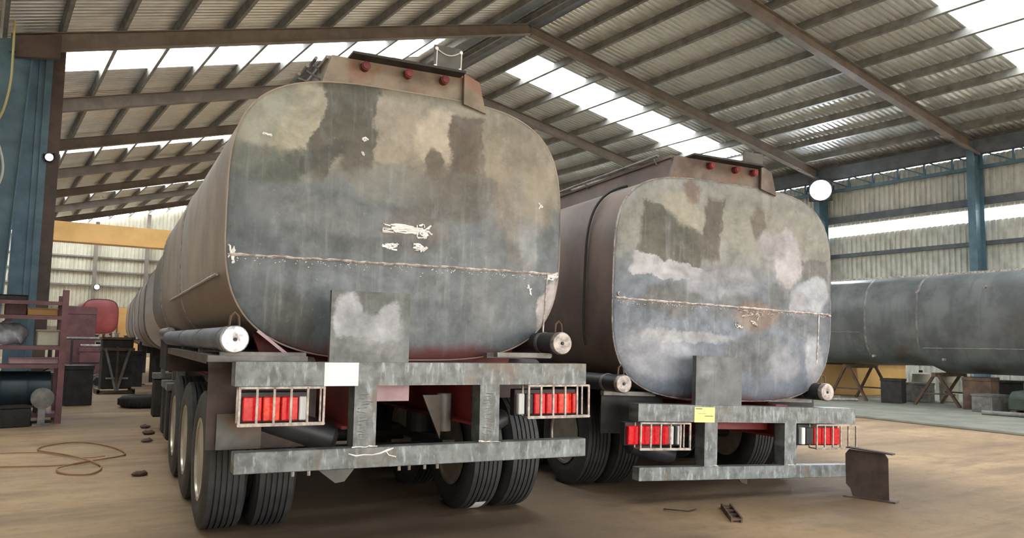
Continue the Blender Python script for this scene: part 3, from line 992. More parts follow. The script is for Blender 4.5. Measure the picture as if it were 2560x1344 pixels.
d2r = 0.1204
PX = lambda r, g, b, st=0.9: S(r, g, b)
blobs1 = [
    (-1.05, 2.86, 0.50, 0.34, 0.2, S(178, 178, 158), 0.9, 0.3, 0), (-0.80, 2.92, 0.16, 0.30, 0.35, S(196, 188, 160), 0.9, 0.15, 1),
    (-0.60, 2.95, 0.10, 0.42, 0.35, S(100, 94, 80), 0.85, 0.2, 1), (-0.46, 3.02, 0.20, 0.34, 0.0, S(106, 102, 86), 0.95, 0.12, 1),
    (-0.43, 2.66, 0.13, 0.13, 0.0, S(112, 106, 94), 0.9, 0.3, 0),
    (-0.80, 2.62, 0.30, 0.07, -0.5, S(84, 88, 82), 0.8, 0.5, 0), (-1.10, 2.58, 0.26, 0.12, 0.2, S(98, 108, 98), 0.7, 0.5, 0),
    (-0.12, 2.93, 0.17, 0.24, 0.0, S(178, 164, 142), 0.95, 0.15, 1), (0.19, 2.92, 0.18, 0.24, 0.0, S(206, 190, 164), 0.95, 0.25, 0),
    (0.17, 2.70, 0.07, 0.12, 0.0, S(124, 112, 96), 0.9, 0.3, 0), (0.44, 2.88, 0.15, 0.22, 0.0, S(122, 106, 92), 0.95, 0.15, 1),
    (0.95, 2.70, 0.36, 0.45, 0.5, S(172, 158, 136), 0.8, 0.4, 0), (0.85, 2.35, 0.09, 0.40, 0.0, S(146, 142, 136), 0.6, 0.5, 0),
    (0.30, 2.50, 0.40, 0.18, 0.0, S(118, 110, 98), 0.7, 0.5, 0), (-0.15, 2.52, 0.30, 0.14, 0, S(146, 148, 140), 0.6, 0.5, 0),
    (0.05, 2.20, 0.28, 0.16, 0.0, S(126, 112, 102), 0.6, 0.5, 0), (-0.70, 2.28, 0.50, 0.13, 0.15, S(132, 136, 138), 0.55, 0.6, 0),
    (-0.30, 2.08, 0.60, 0.07, 0, S(92, 98, 102), 0.6, 0.6, 0), (0.98, 2.12, 0.10, 0.28, 0, S(156, 162, 170), 0.7, 0.5, 0),
    (0.65, 2.25, 0.08, 0.3, 0, S(140, 144, 148), 0.5, 0.5, 0),
    (1.17, 1.66, 0.085, 0.24, 0.28, S(206, 196, 200), 0.85, 0.25, 0), (0.0, 1.60, 0.30, 0.26, 0, S(128, 140, 148), 0.35, 0.6, 0),
    (0.60, 1.65, 0.12, 0.22, 0, S(140, 144, 146), 0.4, 0.6, 0), (-0.85, 1.45, 0.18, 0.3, -0.4, S(84, 80, 72), 0.6, 0.5, 0),
]
M['head1'] = head_mat('tank_head_steel', S(106, 114, 119), S(144, 138, 122), (2.42, 2.78), blobs1, S(170, 176, 180), 0.42, redz=(1.27, 1.40))
blobs2 = [
    (-0.72, 2.40, 0.36, 0.24, 0.12, S(108, 108, 96), 0.95, 0.1, 1), (-0.52, 2.62, 0.35, 0.12, 0.5, S(188, 182, 162), 0.8, 0.35, 0),
    (-0.75, 2.08, 0.38, 0.085, 0.08, S(192, 192, 202), 0.95, 0.12, 1), (-0.72, 1.80, 0.35, 0.16, 0, S(110, 114, 112), 0.8, 0.25, 0),
    (-0.27, 2.52, 0.11, 0.30, 0.15, S(114, 108, 96), 0.9, 0.2, 1), (-0.50, 2.84, 0.10, 0.12, 0, S(140, 112, 92), 0.7, 0.4, 0),
    (0.28, 2.60, 0.08, 0.20, 0, S(126, 116, 102), 0.8, 0.3, 0), (0.02, 2.60, 0.12, 0.25, 0, S(166, 166, 154), 0.6, 0.4, 0),
    (0.66, 2.28, 0.17, 0.30, 0.1, S(194, 192, 200), 0.9, 0.2, 0), (0.48, 2.40, 0.20, 0.12, 0, S(184, 182, 190), 0.7, 0.4, 0),
    (1.02, 2.22, 0.18, 0.10, 0, S(112, 112, 112), 0.8, 0.2, 1), (0.98, 1.96, 0.24, 0.18, -0.3, S(184, 194, 208), 0.9, 0.25, 0),
    (0.78, 1.85, 0.10, 0.16, -0.4, S(186, 190, 204), 0.8, 0.3, 0), (0.55, 1.92, 0.15, 0.12, 0, S(110, 112, 112), 0.6, 0.4, 0),
    (-0.15, 1.98, 0.42, 0.14, -0.1, S(166, 170, 184), 0.7, 0.4, 0), (0.15, 1.75, 0.45, 0.16, 0, S(112, 118, 122), 0.7, 0.4, 0),
    (0.28, 1.70, 0.24, 0.15, 0, S(150, 122, 104), 0.75, 0.4, 0), (0.85, 1.65, 0.35, 0.14, 0, S(110, 116, 124), 0.6, 0.4, 0),
    (-0.85, 1.28, 0.40, 0.22, 0.2, S(176, 182, 198), 0.75, 0.4, 0), (-0.55, 1.47, 0.50, 0.06, 0, S(188, 190, 196), 0.6, 0.4, 0),
    (0.25, 1.32, 0.35, 0.20, 0, S(104, 108, 112), 0.7, 0.4, 0), (0.62, 1.25, 0.20, 0.16, 0, S(168, 172, 186), 0.6, 0.4, 0),
    (1.05, 1.20, 0.13, 0.34, -0.2, S(184, 190, 204), 0.8, 0.3, 0), (-0.20, 1.12, 0.30, 0.14, 0.3, S(108, 108, 110), 0.6, 0.5, 0),
]
M['head2'] = head_mat('second_tank_head_steel', S(114, 124, 138), S(150, 150, 144), (1.9, 2.4), blobs2, S(168, 174, 186), 0.42, redz=(0.86, 0.98), fine=0.55, kcol=0.84)
M['plate1'] = head_mat('plate_holder_steel', S(112, 116, 116), S(104, 108, 106), (1.3, 1.7), [
    (-0.57, 1.54, 0.10, 0.13, 0, S(190, 194, 206), 0.9, 0.3, 0), (-0.42, 1.48, 0.22, 0.11, 0, S(170, 176, 186), 0.8, 0.4, 0),
    (-0.30, 1.55, 0.08, 0.09, 0, S(176, 180, 190), 0.9, 0.3, 0), (-0.40, 1.36, 0.22, 0.06, 0, S(142, 146, 148), 0.7, 0.4, 0)], S(170, 174, 178))
M['plate2'] = head_mat('second_plate_steel', S(104, 108, 110), S(108, 112, 114), (0.9, 1.3), [
    (-0.42, 1.18, 0.10, 0.08, 0, S(150, 156, 166), 0.7, 0.5, 0)], S(130, 136, 142), fine=0.3)

t1 = tag(empty('tanker_trailer', (2.569, 4.877, 0), (0, 0, -d2r)),
         'nearest bare steel tanker trailer at left with a white sticker on its bumper', 'trailer')
trailer(t1, dict(first=True, seed=11, tank=(0.0, 2.254, 1.29, 1.0, 3.65, 3.27), hy=0.50, L=11.6, bumper=(0.0, 1.095, 1.245, 0.57, 0.70),
    shellmat=M['shell1b'], headmat=M['head1'], rimmat=M['shell1'], boxmat=M['box1'], bands=(4.2, 7.6), bandmat=M['cap'], sideseams=((-1.285, 1.84, 0.9, 5.6),),
    seamz=1.945, vseam=0.90, grindmat=M['grind'],
    grinds=((-0.07, 2.205, 0.15, 0.03, 22), (0.10, 2.20, 0.06, 0.05, 16), (-0.16, 2.07, 0.06, 0.022, 14), (0.07, 2.075, 0.055, 0.03, 14), (-1.09, 2.79, 0.06, 0.012, 4), (-0.34, 2.84, 0.05, 0.04, 2), (-0.40, 2.73, 0.02, 0.02, 2), (1.10, 2.48, 0.03, 0.03, 3), (-1.24, 1.95, 0.03, 0.06, 8), (1.20, 1.93, 0.06, 0.03, 14), (1.00, 1.81, 0.03, 0.08, 2)),
    box=(-0.62, 0.46, 3.22, 3.44), bracket=(0.16, 0.39, 3.66), marks=(-0.38, -0.05, 0.24), sticker=(-0.708, -0.486, 1.094, 1.243), stickmat=M['white'],
    posts=((-0.505, 0), (0.388, 0)), postw=0.15,
    lamps=((-1.225, -0.715, 0.865, 1.088, -1.20, (('lensred', .12), ('lensorange', .11), ('lensred', .11), ('lenswhite', .055)), .882, 1.03),
           (0.745, 1.245, 0.865, 1.088, 0.69, (('lenswhite', .055), ('black', .07), ('lensred', .1), ('lensred', .1), ('lensorange', .12), ('lensred', .04)), .882, 1.03)),
    plate=(-0.68, -0.145, 1.246, 1.708), platemat=M['plate1'],
    tubes=((-1.25, 1.38, 0.083, 0.1, 5.8, 'tube', 'capbright'), (1.095, 1.393, 0.082, 0.1, 4.5, 'tubed', 'cap')),
    rail=(0.80, 1.22), zw=0.5, wz=0.0, axles=(1.26, 2.52, 3.78),
    bottles=(((-0.98, 0.45, 0.86), (-0.55, 0.40, 0.72), 0.10), ((0.52, 0.35, 0.70), (0.72, 0.33, 0.84), 0.07)),
    fenders=((-1.36, -0.66, 0.40, 4.3, 0.67, 1.275), (0.72, 1.30, 0.75, 4.3, 0.95, 1.26))))
# small parts that only the first trailer shows
m = MB(); m.box((-1.38, 0.30, 1.235), (-0.75, 0.36, 1.275)); m.build('step_bar', M['grey'], t1)
m = MB(); m.box((0.62, 0.22, 1.285), (1.08, 0.28, 1.318)); m.build('tube_arm', M['grey'], t1)
m = MB(); m.box((-1.3, 0.362, 0.672), (-1.02, 0.384, 0.90)); m.build('flap_plate', M['steeld'], t1)
m = MB(); m.prism([(-0.72, 0.57), (-0.44, 0.57), (-0.52, 0.47), (-0.58, 0.462)], 0.12, 0.14, 'y'); m.build('hanger_plate', M['steeld'], t1)
m = MB(); m.bar((-1.06, .44, 1.44), (-.86, .40, 1.28), .03, .02); m.build('stay_bar', M['pink'], t1)
m = MB(); m.prism([(0.12, 1.0), (0.26, 1.0), (0.26, 0.68)], 0.42, 0.44, 'y'); m.build('gusset_plate', M['steeld'], t1)
m = MB(); m.cyl((0.36, 0.6, 0.72), (0.36, 0.6, 1.0), 0.055, 14); m.build('spring_seat', M['grey'], t1, True)
for x in (-0.875, -0.775, -0.18, -0.11, 0.0, 0.09):
    m = MB(); m.cyl((x, 0.03, 0.535), (x, 0.03, 0.572), 0.011, 6); m.build('bolt', M['cap'], t1)
m = MB(); m.box((-1.25, 6.3, 0.95), (-0.75, 7.6, 1.36)); m.box((-1.26, 6.3, 1.33), (-0.75, 7.6, 1.37)); m.build('tool_box', M['dark'], t1, bevel=0.01)
for q, yq in enumerate((4.9, 5.6, 7.9)):
    m = MB(); m.box((-1.3, yq, 0.22), (-1.05, yq + 0.35, 0.78)); m.build('side_box', M['dark'], t1, bevel=0.02)
    m = MB(); m.box((-1.31, yq - 0.01, 0.78), (-1.04, yq + 0.36, 0.86)); m.box((-1.2, yq + .1, .86), (-1.14, yq + .2, 1.25)); m.build('side_box_lid', M['grey'], t1)
m = MB(); m.cyl((-1.22, 6.2, 1.46), (-1.22, 7.7, 1.46), .06, 14); m.build('hose_coupling', M['cap'], t1, True)
for xx in (-0.85, 0.85):
    m = MB(); m.box((xx - 0.07, 9.0, 0.03), (xx + 0.07, 9.14, 1.1)); m.box((xx - 0.15, 8.9, 0), (xx + 0.15, 9.24, 0.03)); m.build('landing_leg', M['grey'], t1)

wl_ = [c for c in t1.children if c.name.startswith('wheel') and abs(c.location.x - 0.825) < .01 and abs(c.location.y - 1.26) < .01][0]
m = MB()
for q in range(4):
    a0, a1 = math.radians(234 + q * 6), math.radians(240 + q * 6)
    for rr_ in (0,):
        vs_ = [m.bm.verts.new((x, 0.502 * math.cos(aa), 0.502 * math.sin(aa))) for x, aa in ((-.02, a0), (.075, a0), (.075, a1), (-.02, a1))]
        m.bm.faces.new(vs_)
tl = m.build('tyre_label', M['white'], wl_)
tl['label'] = 'white paper label stuck on the tread'
t2 = tag(empty('tanker_trailer', (5.950, 5.059, 0), (0, 0.031, -d2r - 0.06)),
         'second bare steel tanker trailer at centre right with a pale yellow sticker on its bumper', 'trailer')
trailer(t2, dict(first=False, seed=23, tank=(-0.02, 1.932, 1.288, 1.048, 3.98, 3.76), hy=0.27, L=11.2, bumper=(0.085, 0.70, 0.85, 0.193, 0.31),
    shellmat=M['shell2'], headmat=M['head2'], rimmat=M['cap'], boxmat=M['box2'], bands=(4.2, 7.3), bandmat=M['shell2'], sideseams=((-1.283, 1.55, 0.8, 5.0),),
    seamz=1.775, vseam=0.85, grindmat=M['weld'], gr=0.006,
    grinds=((0.14, 1.72, 0.08, 0.03, 5), (0.24, 1.62, 0.05, 0.03, 4), (0.31, 1.70, 0.05, 0.05, 5), (0.06, 1.60, 0.05, 0.03, 4), (-1.22, 1.78, 0.05, 0.05, 5), (1.2, 1.77, 0.05, 0.02, 5)),
    box=(-0.66, 0.38, 2.97, 3.18), bracket=(0.13, 0.36, 3.33), marks=(-0.28, 0.02, 0.24), sticker=(-0.582, -0.36, 0.698, 0.833), stickmat=M['yellowpaper'],
    posts=((-0.46, 0), (0.455, 0)), postw=0.14, drain=True,
    lamps=((-1.165, -0.655, 0.468, 0.69, -1.26, (('lensred', .11), ('lensred', .12), ('lensred', .12), ('lensred', .07), ('lenswhite', .055), ('black', .03), ('lenswhite', .055)), .50, .66),
           (0.80, 1.30, 0.468, 0.69, 0.66, (('lenswhite', .055), ('black', .1), ('lensred', .1), ('lensred', .11), ('lensred', .12)), .50, .66)),
    plate=(-0.60, -0.06, 0.852, 1.29), platemat=M['plate2'],
    tubes=((-1.265, 1.013, 0.078, 0.1, 4.8, 'tubed', 'cap'), (1.063, 0.997, 0.084, 0.1, 4.5, 'tubed', 'cap')),
    rail=(0.55, 0.86), zw=0.5, wz=0.035, axles=(1.30, 2.56, 3.82),
    bottles=(((-0.98, 0.42, 0.46), (-0.55, 0.40, 0.36), 0.09),),
    fenders=((-1.28, -0.62, 0.45, 4.3, 0.55, 1.02), (0.72, 1.33, 0.55, 4.3, 0.75, 1.02))))
stk2 = [c for c in t2.children if c.name.startswith('bumper_beam')][0].children[0]
m = MB(); m.box((-.57, -.006, .815), (-.50, -.004, .821)); m.box((-.47, -.006, .752), (-.38, -.004, .757)); m.box((-.54, -.006, .775), (-.46, -.004, .777))
o = m.build('sticker_print', M['ink'], [c for c in t2.children if c.name.startswith('bumper_beam')][0])
m = MB(); m.prism([(0.0, 0.193), (0.12, 0.193), (0.12, 0.12), (0.05, 0.14)], 0.12, 0.14, 'y'); m.build('hanger_plate', M['rust'], t2)

# two more tank shells further up the line, seen past the first trailer
def loose_tank(name, y0_, y1_, sx_, label, zc=2.05, a=1.28, b=1.0):
    e = tag(empty(name, t1.location, t1.rotation_euler), label, 'tank')
    rg = lambda y, k=1.0: [(x + sx_, y, z) for x, z in sup(0, zc, a, b, 3.4, 3.2, 72, k)]
    m = MB(); m.rings([rg(y0_ + .10, .3), rg(y0_ + 0.06, 0.85), rg(y0_ + .02, .97), rg(y0_), rg((y0_ + y1_) / 2), rg(y1_), rg(y1_ + .06, .95)], True, True)
    m.build('tank_shell', M['shell1'], e, True)
    for yq in (y0_ + 0.4, (y0_ + y1_) / 2, y1_ - 0.5):
        m = MB(); m.rings([rg(yq - .03), rg(yq - .02, 1.012), rg(yq + .02, 1.012), rg(yq + .03)], False, False)
        m.build('weld_band', M['grey'], e, True)
    for yq in (y0_ + 1.0, y1_ - 1.0):
        m = MB(); m.box((sx_ - 0.8, yq - 0.1, 0.9), (sx_ + 0.8, yq + 0.1, 1.12)); m.box((sx_ - .7, yq - .1, 0), (sx_ - .5, yq + .1, .9)); m.box((sx_ + .5, yq - .1, 0), (sx_ + .7, yq + .1, .9))
        m.build('support', M['dark'], e)
    return e
loose_tank('tank_body', 13.0, 20.3, 0.0, 'rust grey tank body standing in line just past the nearest trailer')
loose_tank('tank_body', 21.6, 31.0, 0.0, 'farthest pale grey tank body in line beyond the nearest trailer')

# long dark tank at right on trestles
t3 = tag(empty('tank_body', (20.55, 9, 0)), 'long dark steel tank body lying along the right wall on trestles', 'tank')
def rg3(y, k=1.0, dz=0.0):
    return [(x, y, z) for x, z in sup(0, 2.17 - dz / 2, 1.22, 1.15 + dz / 2, 2.9, 2.9, 80, k)]
m = MB(); m.rings([rg3(-6.1, .6), rg3(-6.06, .93), rg3(-6, 1, .16), rg3(1.75, 1, .16), rg3(2.1), rg3(9.0), rg3(9.06, .93), rg3(9.1, .6)])
sh3 = m.build('tank_shell', M['shell3'], t3, True)
for yq in (-2.5, 2.05, 3.45, 6.5):
    m = MB(); m.rings([rg3(yq - .03), rg3(yq - .015, 1.006, .16 if yq < 1.8 else 0), rg3(yq + .015, 1.006, .16 if yq < 1.8 else 0), rg3(yq + .03)], False, False)
    m.build('weld_band', M['grey'], sh3, True)
for (xx, z, a_, b_) in ((-1.225, 1.47, -5.5, 1.9), (-1.225, 1.86, 3.6, 5.0)):
    m = MB(); m.tube([(xx, a_, z), (xx, b_, z)], 0.012, 6); m.build('weld_seam', M['grey'], sh3)
m = MB(); m.box((-0.35, -5.6, 3.30), (0.35, 8.6, 3.36)); m.build('top_walkway', M['weld'], t3)
for (yy_, zz_) in ((2.0, 2.85), (0.4, 2.9), (1.4, 1.2), (3.2, 1.25)):
    m = MB(); m.cyl((-1.26, yy_, zz_), (-1.18, yy_, zz_), 0.035, 10); m.build('lug', M['cap'], sh3)
def trestle(x, y, label, w=0.75, h=0.955):
    e = tag(empty('trestle', (x, y, 0.05)), label, 'trestle', 'steel trestles under the long dark tank')
    m = MB(); m.box((-0.75, -0.05, h - 0.1), (0.75, 0.05, h)); m.build('top_beam', M['rust'], e)
    for xx in (-0.62, 0.62):
        for s in (-1, 1):
            m = MB(); m.bar((xx, s * 0.05, h - 0.06), (xx, s * w * 0.75, 0), 0.06, 0.06); m.build('leg', M['rust'], e)
        m = MB(); m.bar((xx, -0.45, .3), (xx, .45, .3), .04, .04); m.build('brace', M['rust'], e)
    return e
trestle(20.5, 13.35, 'brown A frame trestle under the far end of the dark tank, beside the yellow bin')
trestle(20.5, 10.9, 'second brown trestle under the dark tank, near its weld band', h=0.82)
trestle(20.5, 8.6, 'nearest trestle under the dark tank, at the right edge of the photo', h=0.80)

# yellow bin and clutter behind that tank
e = tag(empty('skip_bin', (22.9, 15.0, 0.05)), 'yellow metal bin on the slab behind the trestle', 'bin')
m = MB(); m.prism([(-1.2, 0), (1.2, 0), (1.3, 0.95), (-1.3, 0.95)], -0.8, 0.8, 'y'); m.build('body', M['yellow'], e, bevel=0.02)
m = MB(); m.box((-1.35, -0.86, 0.9), (1.35, 0.86, 1.0)); m.build('lip', M['rust'], e)
rr = random.Random(5)
def clutter_box(x, y, z, sx_, sy_, sz_, mat, name, label, cat, rz=0.0, group=None):
    e = tag(empty(name, (x, y, z), (0, 0, rz)), label, cat, group)
    m = MB(); m.box((-sx_ / 2, -sy_ / 2, 0), (sx_ / 2, sy_ / 2, sz_ * 0.9)); m.build('body', mat, e, bevel=0.012)
    m = MB(); m.box((-sx_ / 2 - .01, -sy_ / 2 - .01, sz_ * 0.9), (sx_ / 2 + .01, sy_ / 2 + .01, sz_)); m.build('lid', mat, e)
    return e
clutter_box(19.9, 9.85, 0.05, 0.7, 0.6, 0.75, M['rust'], 'scrap_box', 'brown rusty box beneath the dark tank, right of centre', 'box', 0.2)
clutter_box(22.7, 10.6, 0.05, 0.6, 0.8, 0.62, M['dark'], 'equipment_case', 'black equipment case between the trestles under the dark tank', 'case', 0.4)
clutter_box(19.2, 9.3, 0.05, 0.6, 0.5, 0.40, M['grey'], 'equipment_case', 'pale grey case under the near end of the dark tank', 'case', -0.2)
clutter_box(21.2, 12.1, 0.05, 0.5, 0.6, 0.5, M['grey'], 'equipment_case', 'grey case on the slab beside the yellow bin', 'case', 0.1)
# two white drums and a tyre near the trestles
for (x, y, lb) in ((21.75, 12.35, 'cream plastic drum standing left of the pair under the dark tank'), (21.95, 11.7, 'cream plastic drum standing right of the pair under the dark tank')):
    e = tag(empty('drum', (x, y, 0.05)), lb, 'drum', 'cream drums under the dark tank')
    m = MB(); m.lathe([(0, .20), (.02, .23), (.2, .235), (.22, .245), (.24, .235), (.5, .235), (.52, .245), (.54, .235), (.72, .22), (.76, .12)], 20, 'z'); m.build('barrel', M['backsheet'], e, True)
    m = MB(); m.cyl((0, 0, .76), (0, 0, .82), .05, 12); m.build('cap', M['dark'], e)
def pipe_len(pts, r, mat, label, name='steel_pipe', group=None):
    e = MB()
    e.tube(pts, r, 10)
    return tag(e.build(name, mat, None, True), label, 'pipe', group)
e = tag(empty('covered_pallet', (19.2, 8.15, 0.05)), 'low pallet under a dark green cover at the right edge beneath the tank', 'pallet')
m = MB()
for q in range(4):
    m.box((-0.4, -0.55 + q * .33, 0), (0.4, -0.43 + q * .33, .1))
m.build('pallet', M['rust'], e)
m = MB(); m.prism([(-.42, .1), (.42, .1), (.4, .42), (.2, .52), (-.25, .5), (-.4, .38)], -.6, .6, 'y'); m.build('cover', M['green'], e, bevel=.03)
clutter_box(20.0, 12.1, 0.05, 0.5, 0.5, 0.62, M['dark'], 'equipment_case', 'black case on the slab between the far trestle and the drums', 'case', 0.3)
clutter_box(22.4, 9.0, 0.05, 0.8, 0.8, 0.7, M['dark'], 'equipment_case', 'wide black case deep under the near end of the dark tank', 'case', 0.1)
pipe_len([(18.4, 14.2, .11), (19.6, 13.4, .11)], .06, M['grey'], 'long grey steel pipe lying on the slab left of the trestle')
pipe_len([(18.8, 13.4, .09), (19.5, 12.8, .09)], .04, M['cap'], 'thin bright pipe lying on the slab under the trestle')
pipe_len([(18.2, 9.0, .1), (18.4, 7.4, .1)], .05, M['grey'], 'grey pipe lying on the slab at the right edge')

# steel beam offcut standing on the floor
e = tag(empty('beam_offcut', (7.04, 4.55, 0)), 'short brown rusty steel beam offcut standing on the dirt floor', 'beam')
e.rotation_euler = (0, 0, -1.35)
m = MB(); m.prism([(-0.13, 0.014), (0.20, 0.014), (0.20, 0.39), (0.185, 0.41), (0.17, 0.43), (-0.155, 0.445), (-0.19, 0.40), (-0.19, 0.12), (-0.15, 0.08)], -0.006, 0.006, 'y'); m.build('web', M['rustd'], e)
m = MB(); m.box((-0.20, -0.05, 0), (0.27, 0.05, 0.014)); m.build('bottom_flange', M['rust'], e)
m = MB(); m.prism([(-0.17, 0.468), (0.25, 0.442), (0.25, 0.430), (-0.17, 0.456)], -0.04, 0.04, 'y'); m.build('top_flange', M['rustd'], e)
# short perforated channel and wire on the floor
e = tag(empty('channel_offcut', (5.33, 4.68, 0), (0, 0, -0.70)), 'short rusty slotted channel offcut lying on the floor', 'metal offcut')
m = MB()
for yq in (-0.26, -0.09, 0.08, 0.25):
    m.box((-0.03, yq - 0.03, 0.02), (0.03, yq + 0.03, 0.028))
m.box((-0.045, -0.29, 0.0), (-0.03, 0.29, 0.04)); m.box((0.03, -0.29, 0.0), (0.045, 0.29, 0.04))
m.build('channel', M['rust'], e)
tag(MB().tube([(5.2, 4.95, .012), (5.08, 4.93, .012), (4.98, 5.0, .02), (4.93, 5.06, .02), (4.98, 5.09, .012)], .006, 6).build('wire', M['rubber']), 'thin dark bent wire on the floor beside the slotted channel', 'wire')
# welding cable loops on the floor at left
def cable(pts, r, mat, name, label, n=8):
    P = [Vector(p) for p in pts]
    out = []
    for i in range(len(P) - 1):
        p0, p1, p2, p3 = P[max(i - 1, 0)], P[i], P[i + 1], P[min(i + 2, len(P) - 1)]
        for k in range(n):
            t = k / n
            out.append(0.5 * ((2 * p1) + (-p0 + p2) * t + (2 * p0 - 5 * p1 + 4 * p2 - p3) * t * t + (-p0 + 3 * p1 - 3 * p2 + p3) * t ** 3))
    out.append(P[-1])
    return tag(MB().tube(out, r, 6).build(name, mat, None, True), label, 'cable')
cable([(-.35, 10.4, .015), (.3, 10.05, .015), (.9, 9.9, .015), (1.2, 10.1, .02), (1.55, 10.5, .015), (1.5, 11.3, .015), (1.22, 11.95, .015), (.85, 11.75, .015), (.72, 11.3, .015), (1.0, 10.5, .03), (1.2, 9.7, .015), (1.05, 9.15, .015), (.82, 9.3, .015), (.8, 9.6, .03), (1.1, 9.95, .035)],
      .009, M['cable'], 'welding_cable', 'brown welding cable looped on the floor at left')
cable([(-.35, 11.3, .015), (.3, 11.2, .015), (.8, 11.0, .015), (1.1, 10.4, .015), (1.3, 10.2, .045)], .007, M['cable'], 'welding_cable', 'thin straight cable lying behind the looped welding cable')
for i, (x, y, s, lb) in enumerate(((1.46, 8.9, .05, 'small dark clod on the floor near the nearest wheels'), (2.15, 12.6, .06, 'dark scrap lump on the floor left of the front wheels'), (1.98, 11.7, .05, 'dark scrap lump on the floor in front of the other'), (2.25, 13.5, .05, 'farthest dark scrap lump beside the trailer'))):
    bm_ = MB()
    bmesh.ops.create_icosphere(bm_.bm, subdivisions=2, radius=s)
    rr = random.Random(i)
    for v in bm_.bm.verts:
        v.co = Vector((v.co.x * 1.5 * rr.uniform(.8, 1.2), v.co.y * rr.uniform(.8, 1.2), max(v.co.z * 0.7 * rr.uniform(.7, 1.2), -s * 0.5) + s * .5))
    tag(bm_.build('scrap_lump', M['rust'], None, False, 0, (x, y, 0)), lb, 'scrap', 'scrap lumps on the floor')
# loose tyre lying on the floor
e = tag(empty('loose_tyre', (2.85, 17.6, 0)), 'loose black tyre lying flat on the floor behind the cable', 'tyre')
m = MB(); m.lathe([(0.03, .24), (0.0, .3), (0.01, .36), (.05, .41), (.12, .43), (.19, .41), (.23, .36), (.24, .3), (.21, .24), (.12, .23), (.03, .24)], 36, 'z'); m.build('casing', M['rubber'], e, True)
m = MB()
for i in range(36):
    a = 2 * PI * i / 36
    m.bar((.432 * math.cos(a), .432 * math.sin(a), .06), (.432 * math.cos(a + .05), .432 * math.sin(a + .05), .18), .02, .012)
o = m.build('tread', M['rubber'], e)

# ------------------------------------------------------------------ maroon rack at left and what stands on it
RKY = 14.9
rk = tag(empty('storage_rack', (0.35, RKY, 0)), 'maroon steel storage rack full of parts at the left edge', 'rack')
for (x, y, h) in ((0.82, -0.12, 2.12), (0.82, 0.6, 2.05), (-0.5, -0.12, 2.0), (-0.5, 0.6, 2.0)):
    m = MB(); m.box((x - 0.045, y - 0.045, 0), (x + 0.045, y + 0.045, h)); m.build('post', M['maroon'], rk)
for z in (0.16, 0.93, 1.22, 1.70, 1.93):
    m = MB(); m.box((-0.5, -0.12, z - 0.02), (0.82, 0.6, z)); m.box((-0.5, -0.15, z - 0.06), (0.82, -0.12, z)); m.build('shelf', M['maroon'], rk)
m = MB(); m.bar((-0.5, 0.62, 0.2), (0.8, 0.62, 0.9), 0.04, 0.02); m.build('brace', M['dark'], rk)
def on_rack(name, x, z, sx_, sy_, sz_, mat, label, cat, yy=0.2):
    return clutter_box(0.35 + x, RKY + yy, z, sx_, sy_, sz_, mat, name, label, cat)
on_rack('tool_case', 0.52, 1.70, 0.42, 0.4, 0.12, M['yellow'], 'yellow flat tool case on the upper rack shelf', 'case')
e = tag(empty('sack', (0.42, RKY + 0.2, 1.222)), 'crumpled white sack on the middle rack shelf', 'sack')
bm_ = MB(); bmesh.ops.create_icosphere(bm_.bm, subdivisions=3, radius=1)
rr = random.Random(3)
for v in bm_.bm.verts:
    k = 1 + 0.10 * math.sin(v.co.x * 7 + v.co.z * 5) + rr.uniform(-.03, .03)
    v.co = Vector((v.co.x * .27 * k, v.co.y * .2 * k, max(v.co.z, -.75) * .2 * k + .165))
bm_.build('bag', M['sack'], e, True)
m = MB(); m.tube([(-.05, 0, .33), (0, 0, .40), (.04, 0, .43)], [.06, .03, .05], 8); m.build('neck', M['sack'], e)
on_rack('carton', 0.62, 1.222, 0.3, 0.35, 0.26, M['backsheet'], 'dusty beige carton right of the white sack', 'carton')
on_rack('tray', 0.45, 0.932, 0.7, 0.4, 0.10, M['pink'], 'pale tray of parts below the white sack', 'tray')
e = tag(empty('drum', (0.55, RKY + 0.24, 0.162)), 'dark teal drum lying on the lowest rack shelf', 'drum')
m = MB(); m.lathe([(-.55, .24), (-.54, .29), (-.2, .29), (-.18, .30), (-.16, .29), (.16, .29), (.18, .30), (.2, .29), (.5, .29), (.51, .24)], 24, 'x', (0, 0, .36)); m.build('barrel', M['greenblue'], e, True)
m = MB(); m.box((-.4, -.22, 0), (-.34, .22, .12)); m.box((.3, -.22, 0), (.36, .22, .12)); m.build('cradle', M['dark'], e)
e = tag(empty('machine_part', (0.92, RKY - 0.42, 0)), 'pale rounded machine part on the floor before the rack', 'machine part')
m = MB(); m.lathe([(-.07, .10), (-.06, .16), (.06, .16), (.07, .10)], 20, 'y', (0, 0, .42)); m.build('housing', M['grey'], e, True)
m = MB(); m.box((-.12, -.1, 0), (.12, .1, .03)); m.box((-.05, -.05, .03), (.05, .05, .30)); m.build('stand', M['grey'], e)
clutter_box(0.5, RKY - 0.45, 0, 0.5, 0.3, 0.32, M['dark'], 'engine_block', 'dark engine block on the floor before the rack', 'engine', 0.3)
clutter_box(0.35, RKY + 0.2, 1.932, 0.6, 0.3, 0.09, M['dark'], 'tool_case', 'flat black case on top of the rack', 'case')
on_rack('parts_bin', 0.15, 1.702, 0.3, 0.3, 0.2, M['maroon'], 'maroon parts bin left of the yellow case', 'bin')

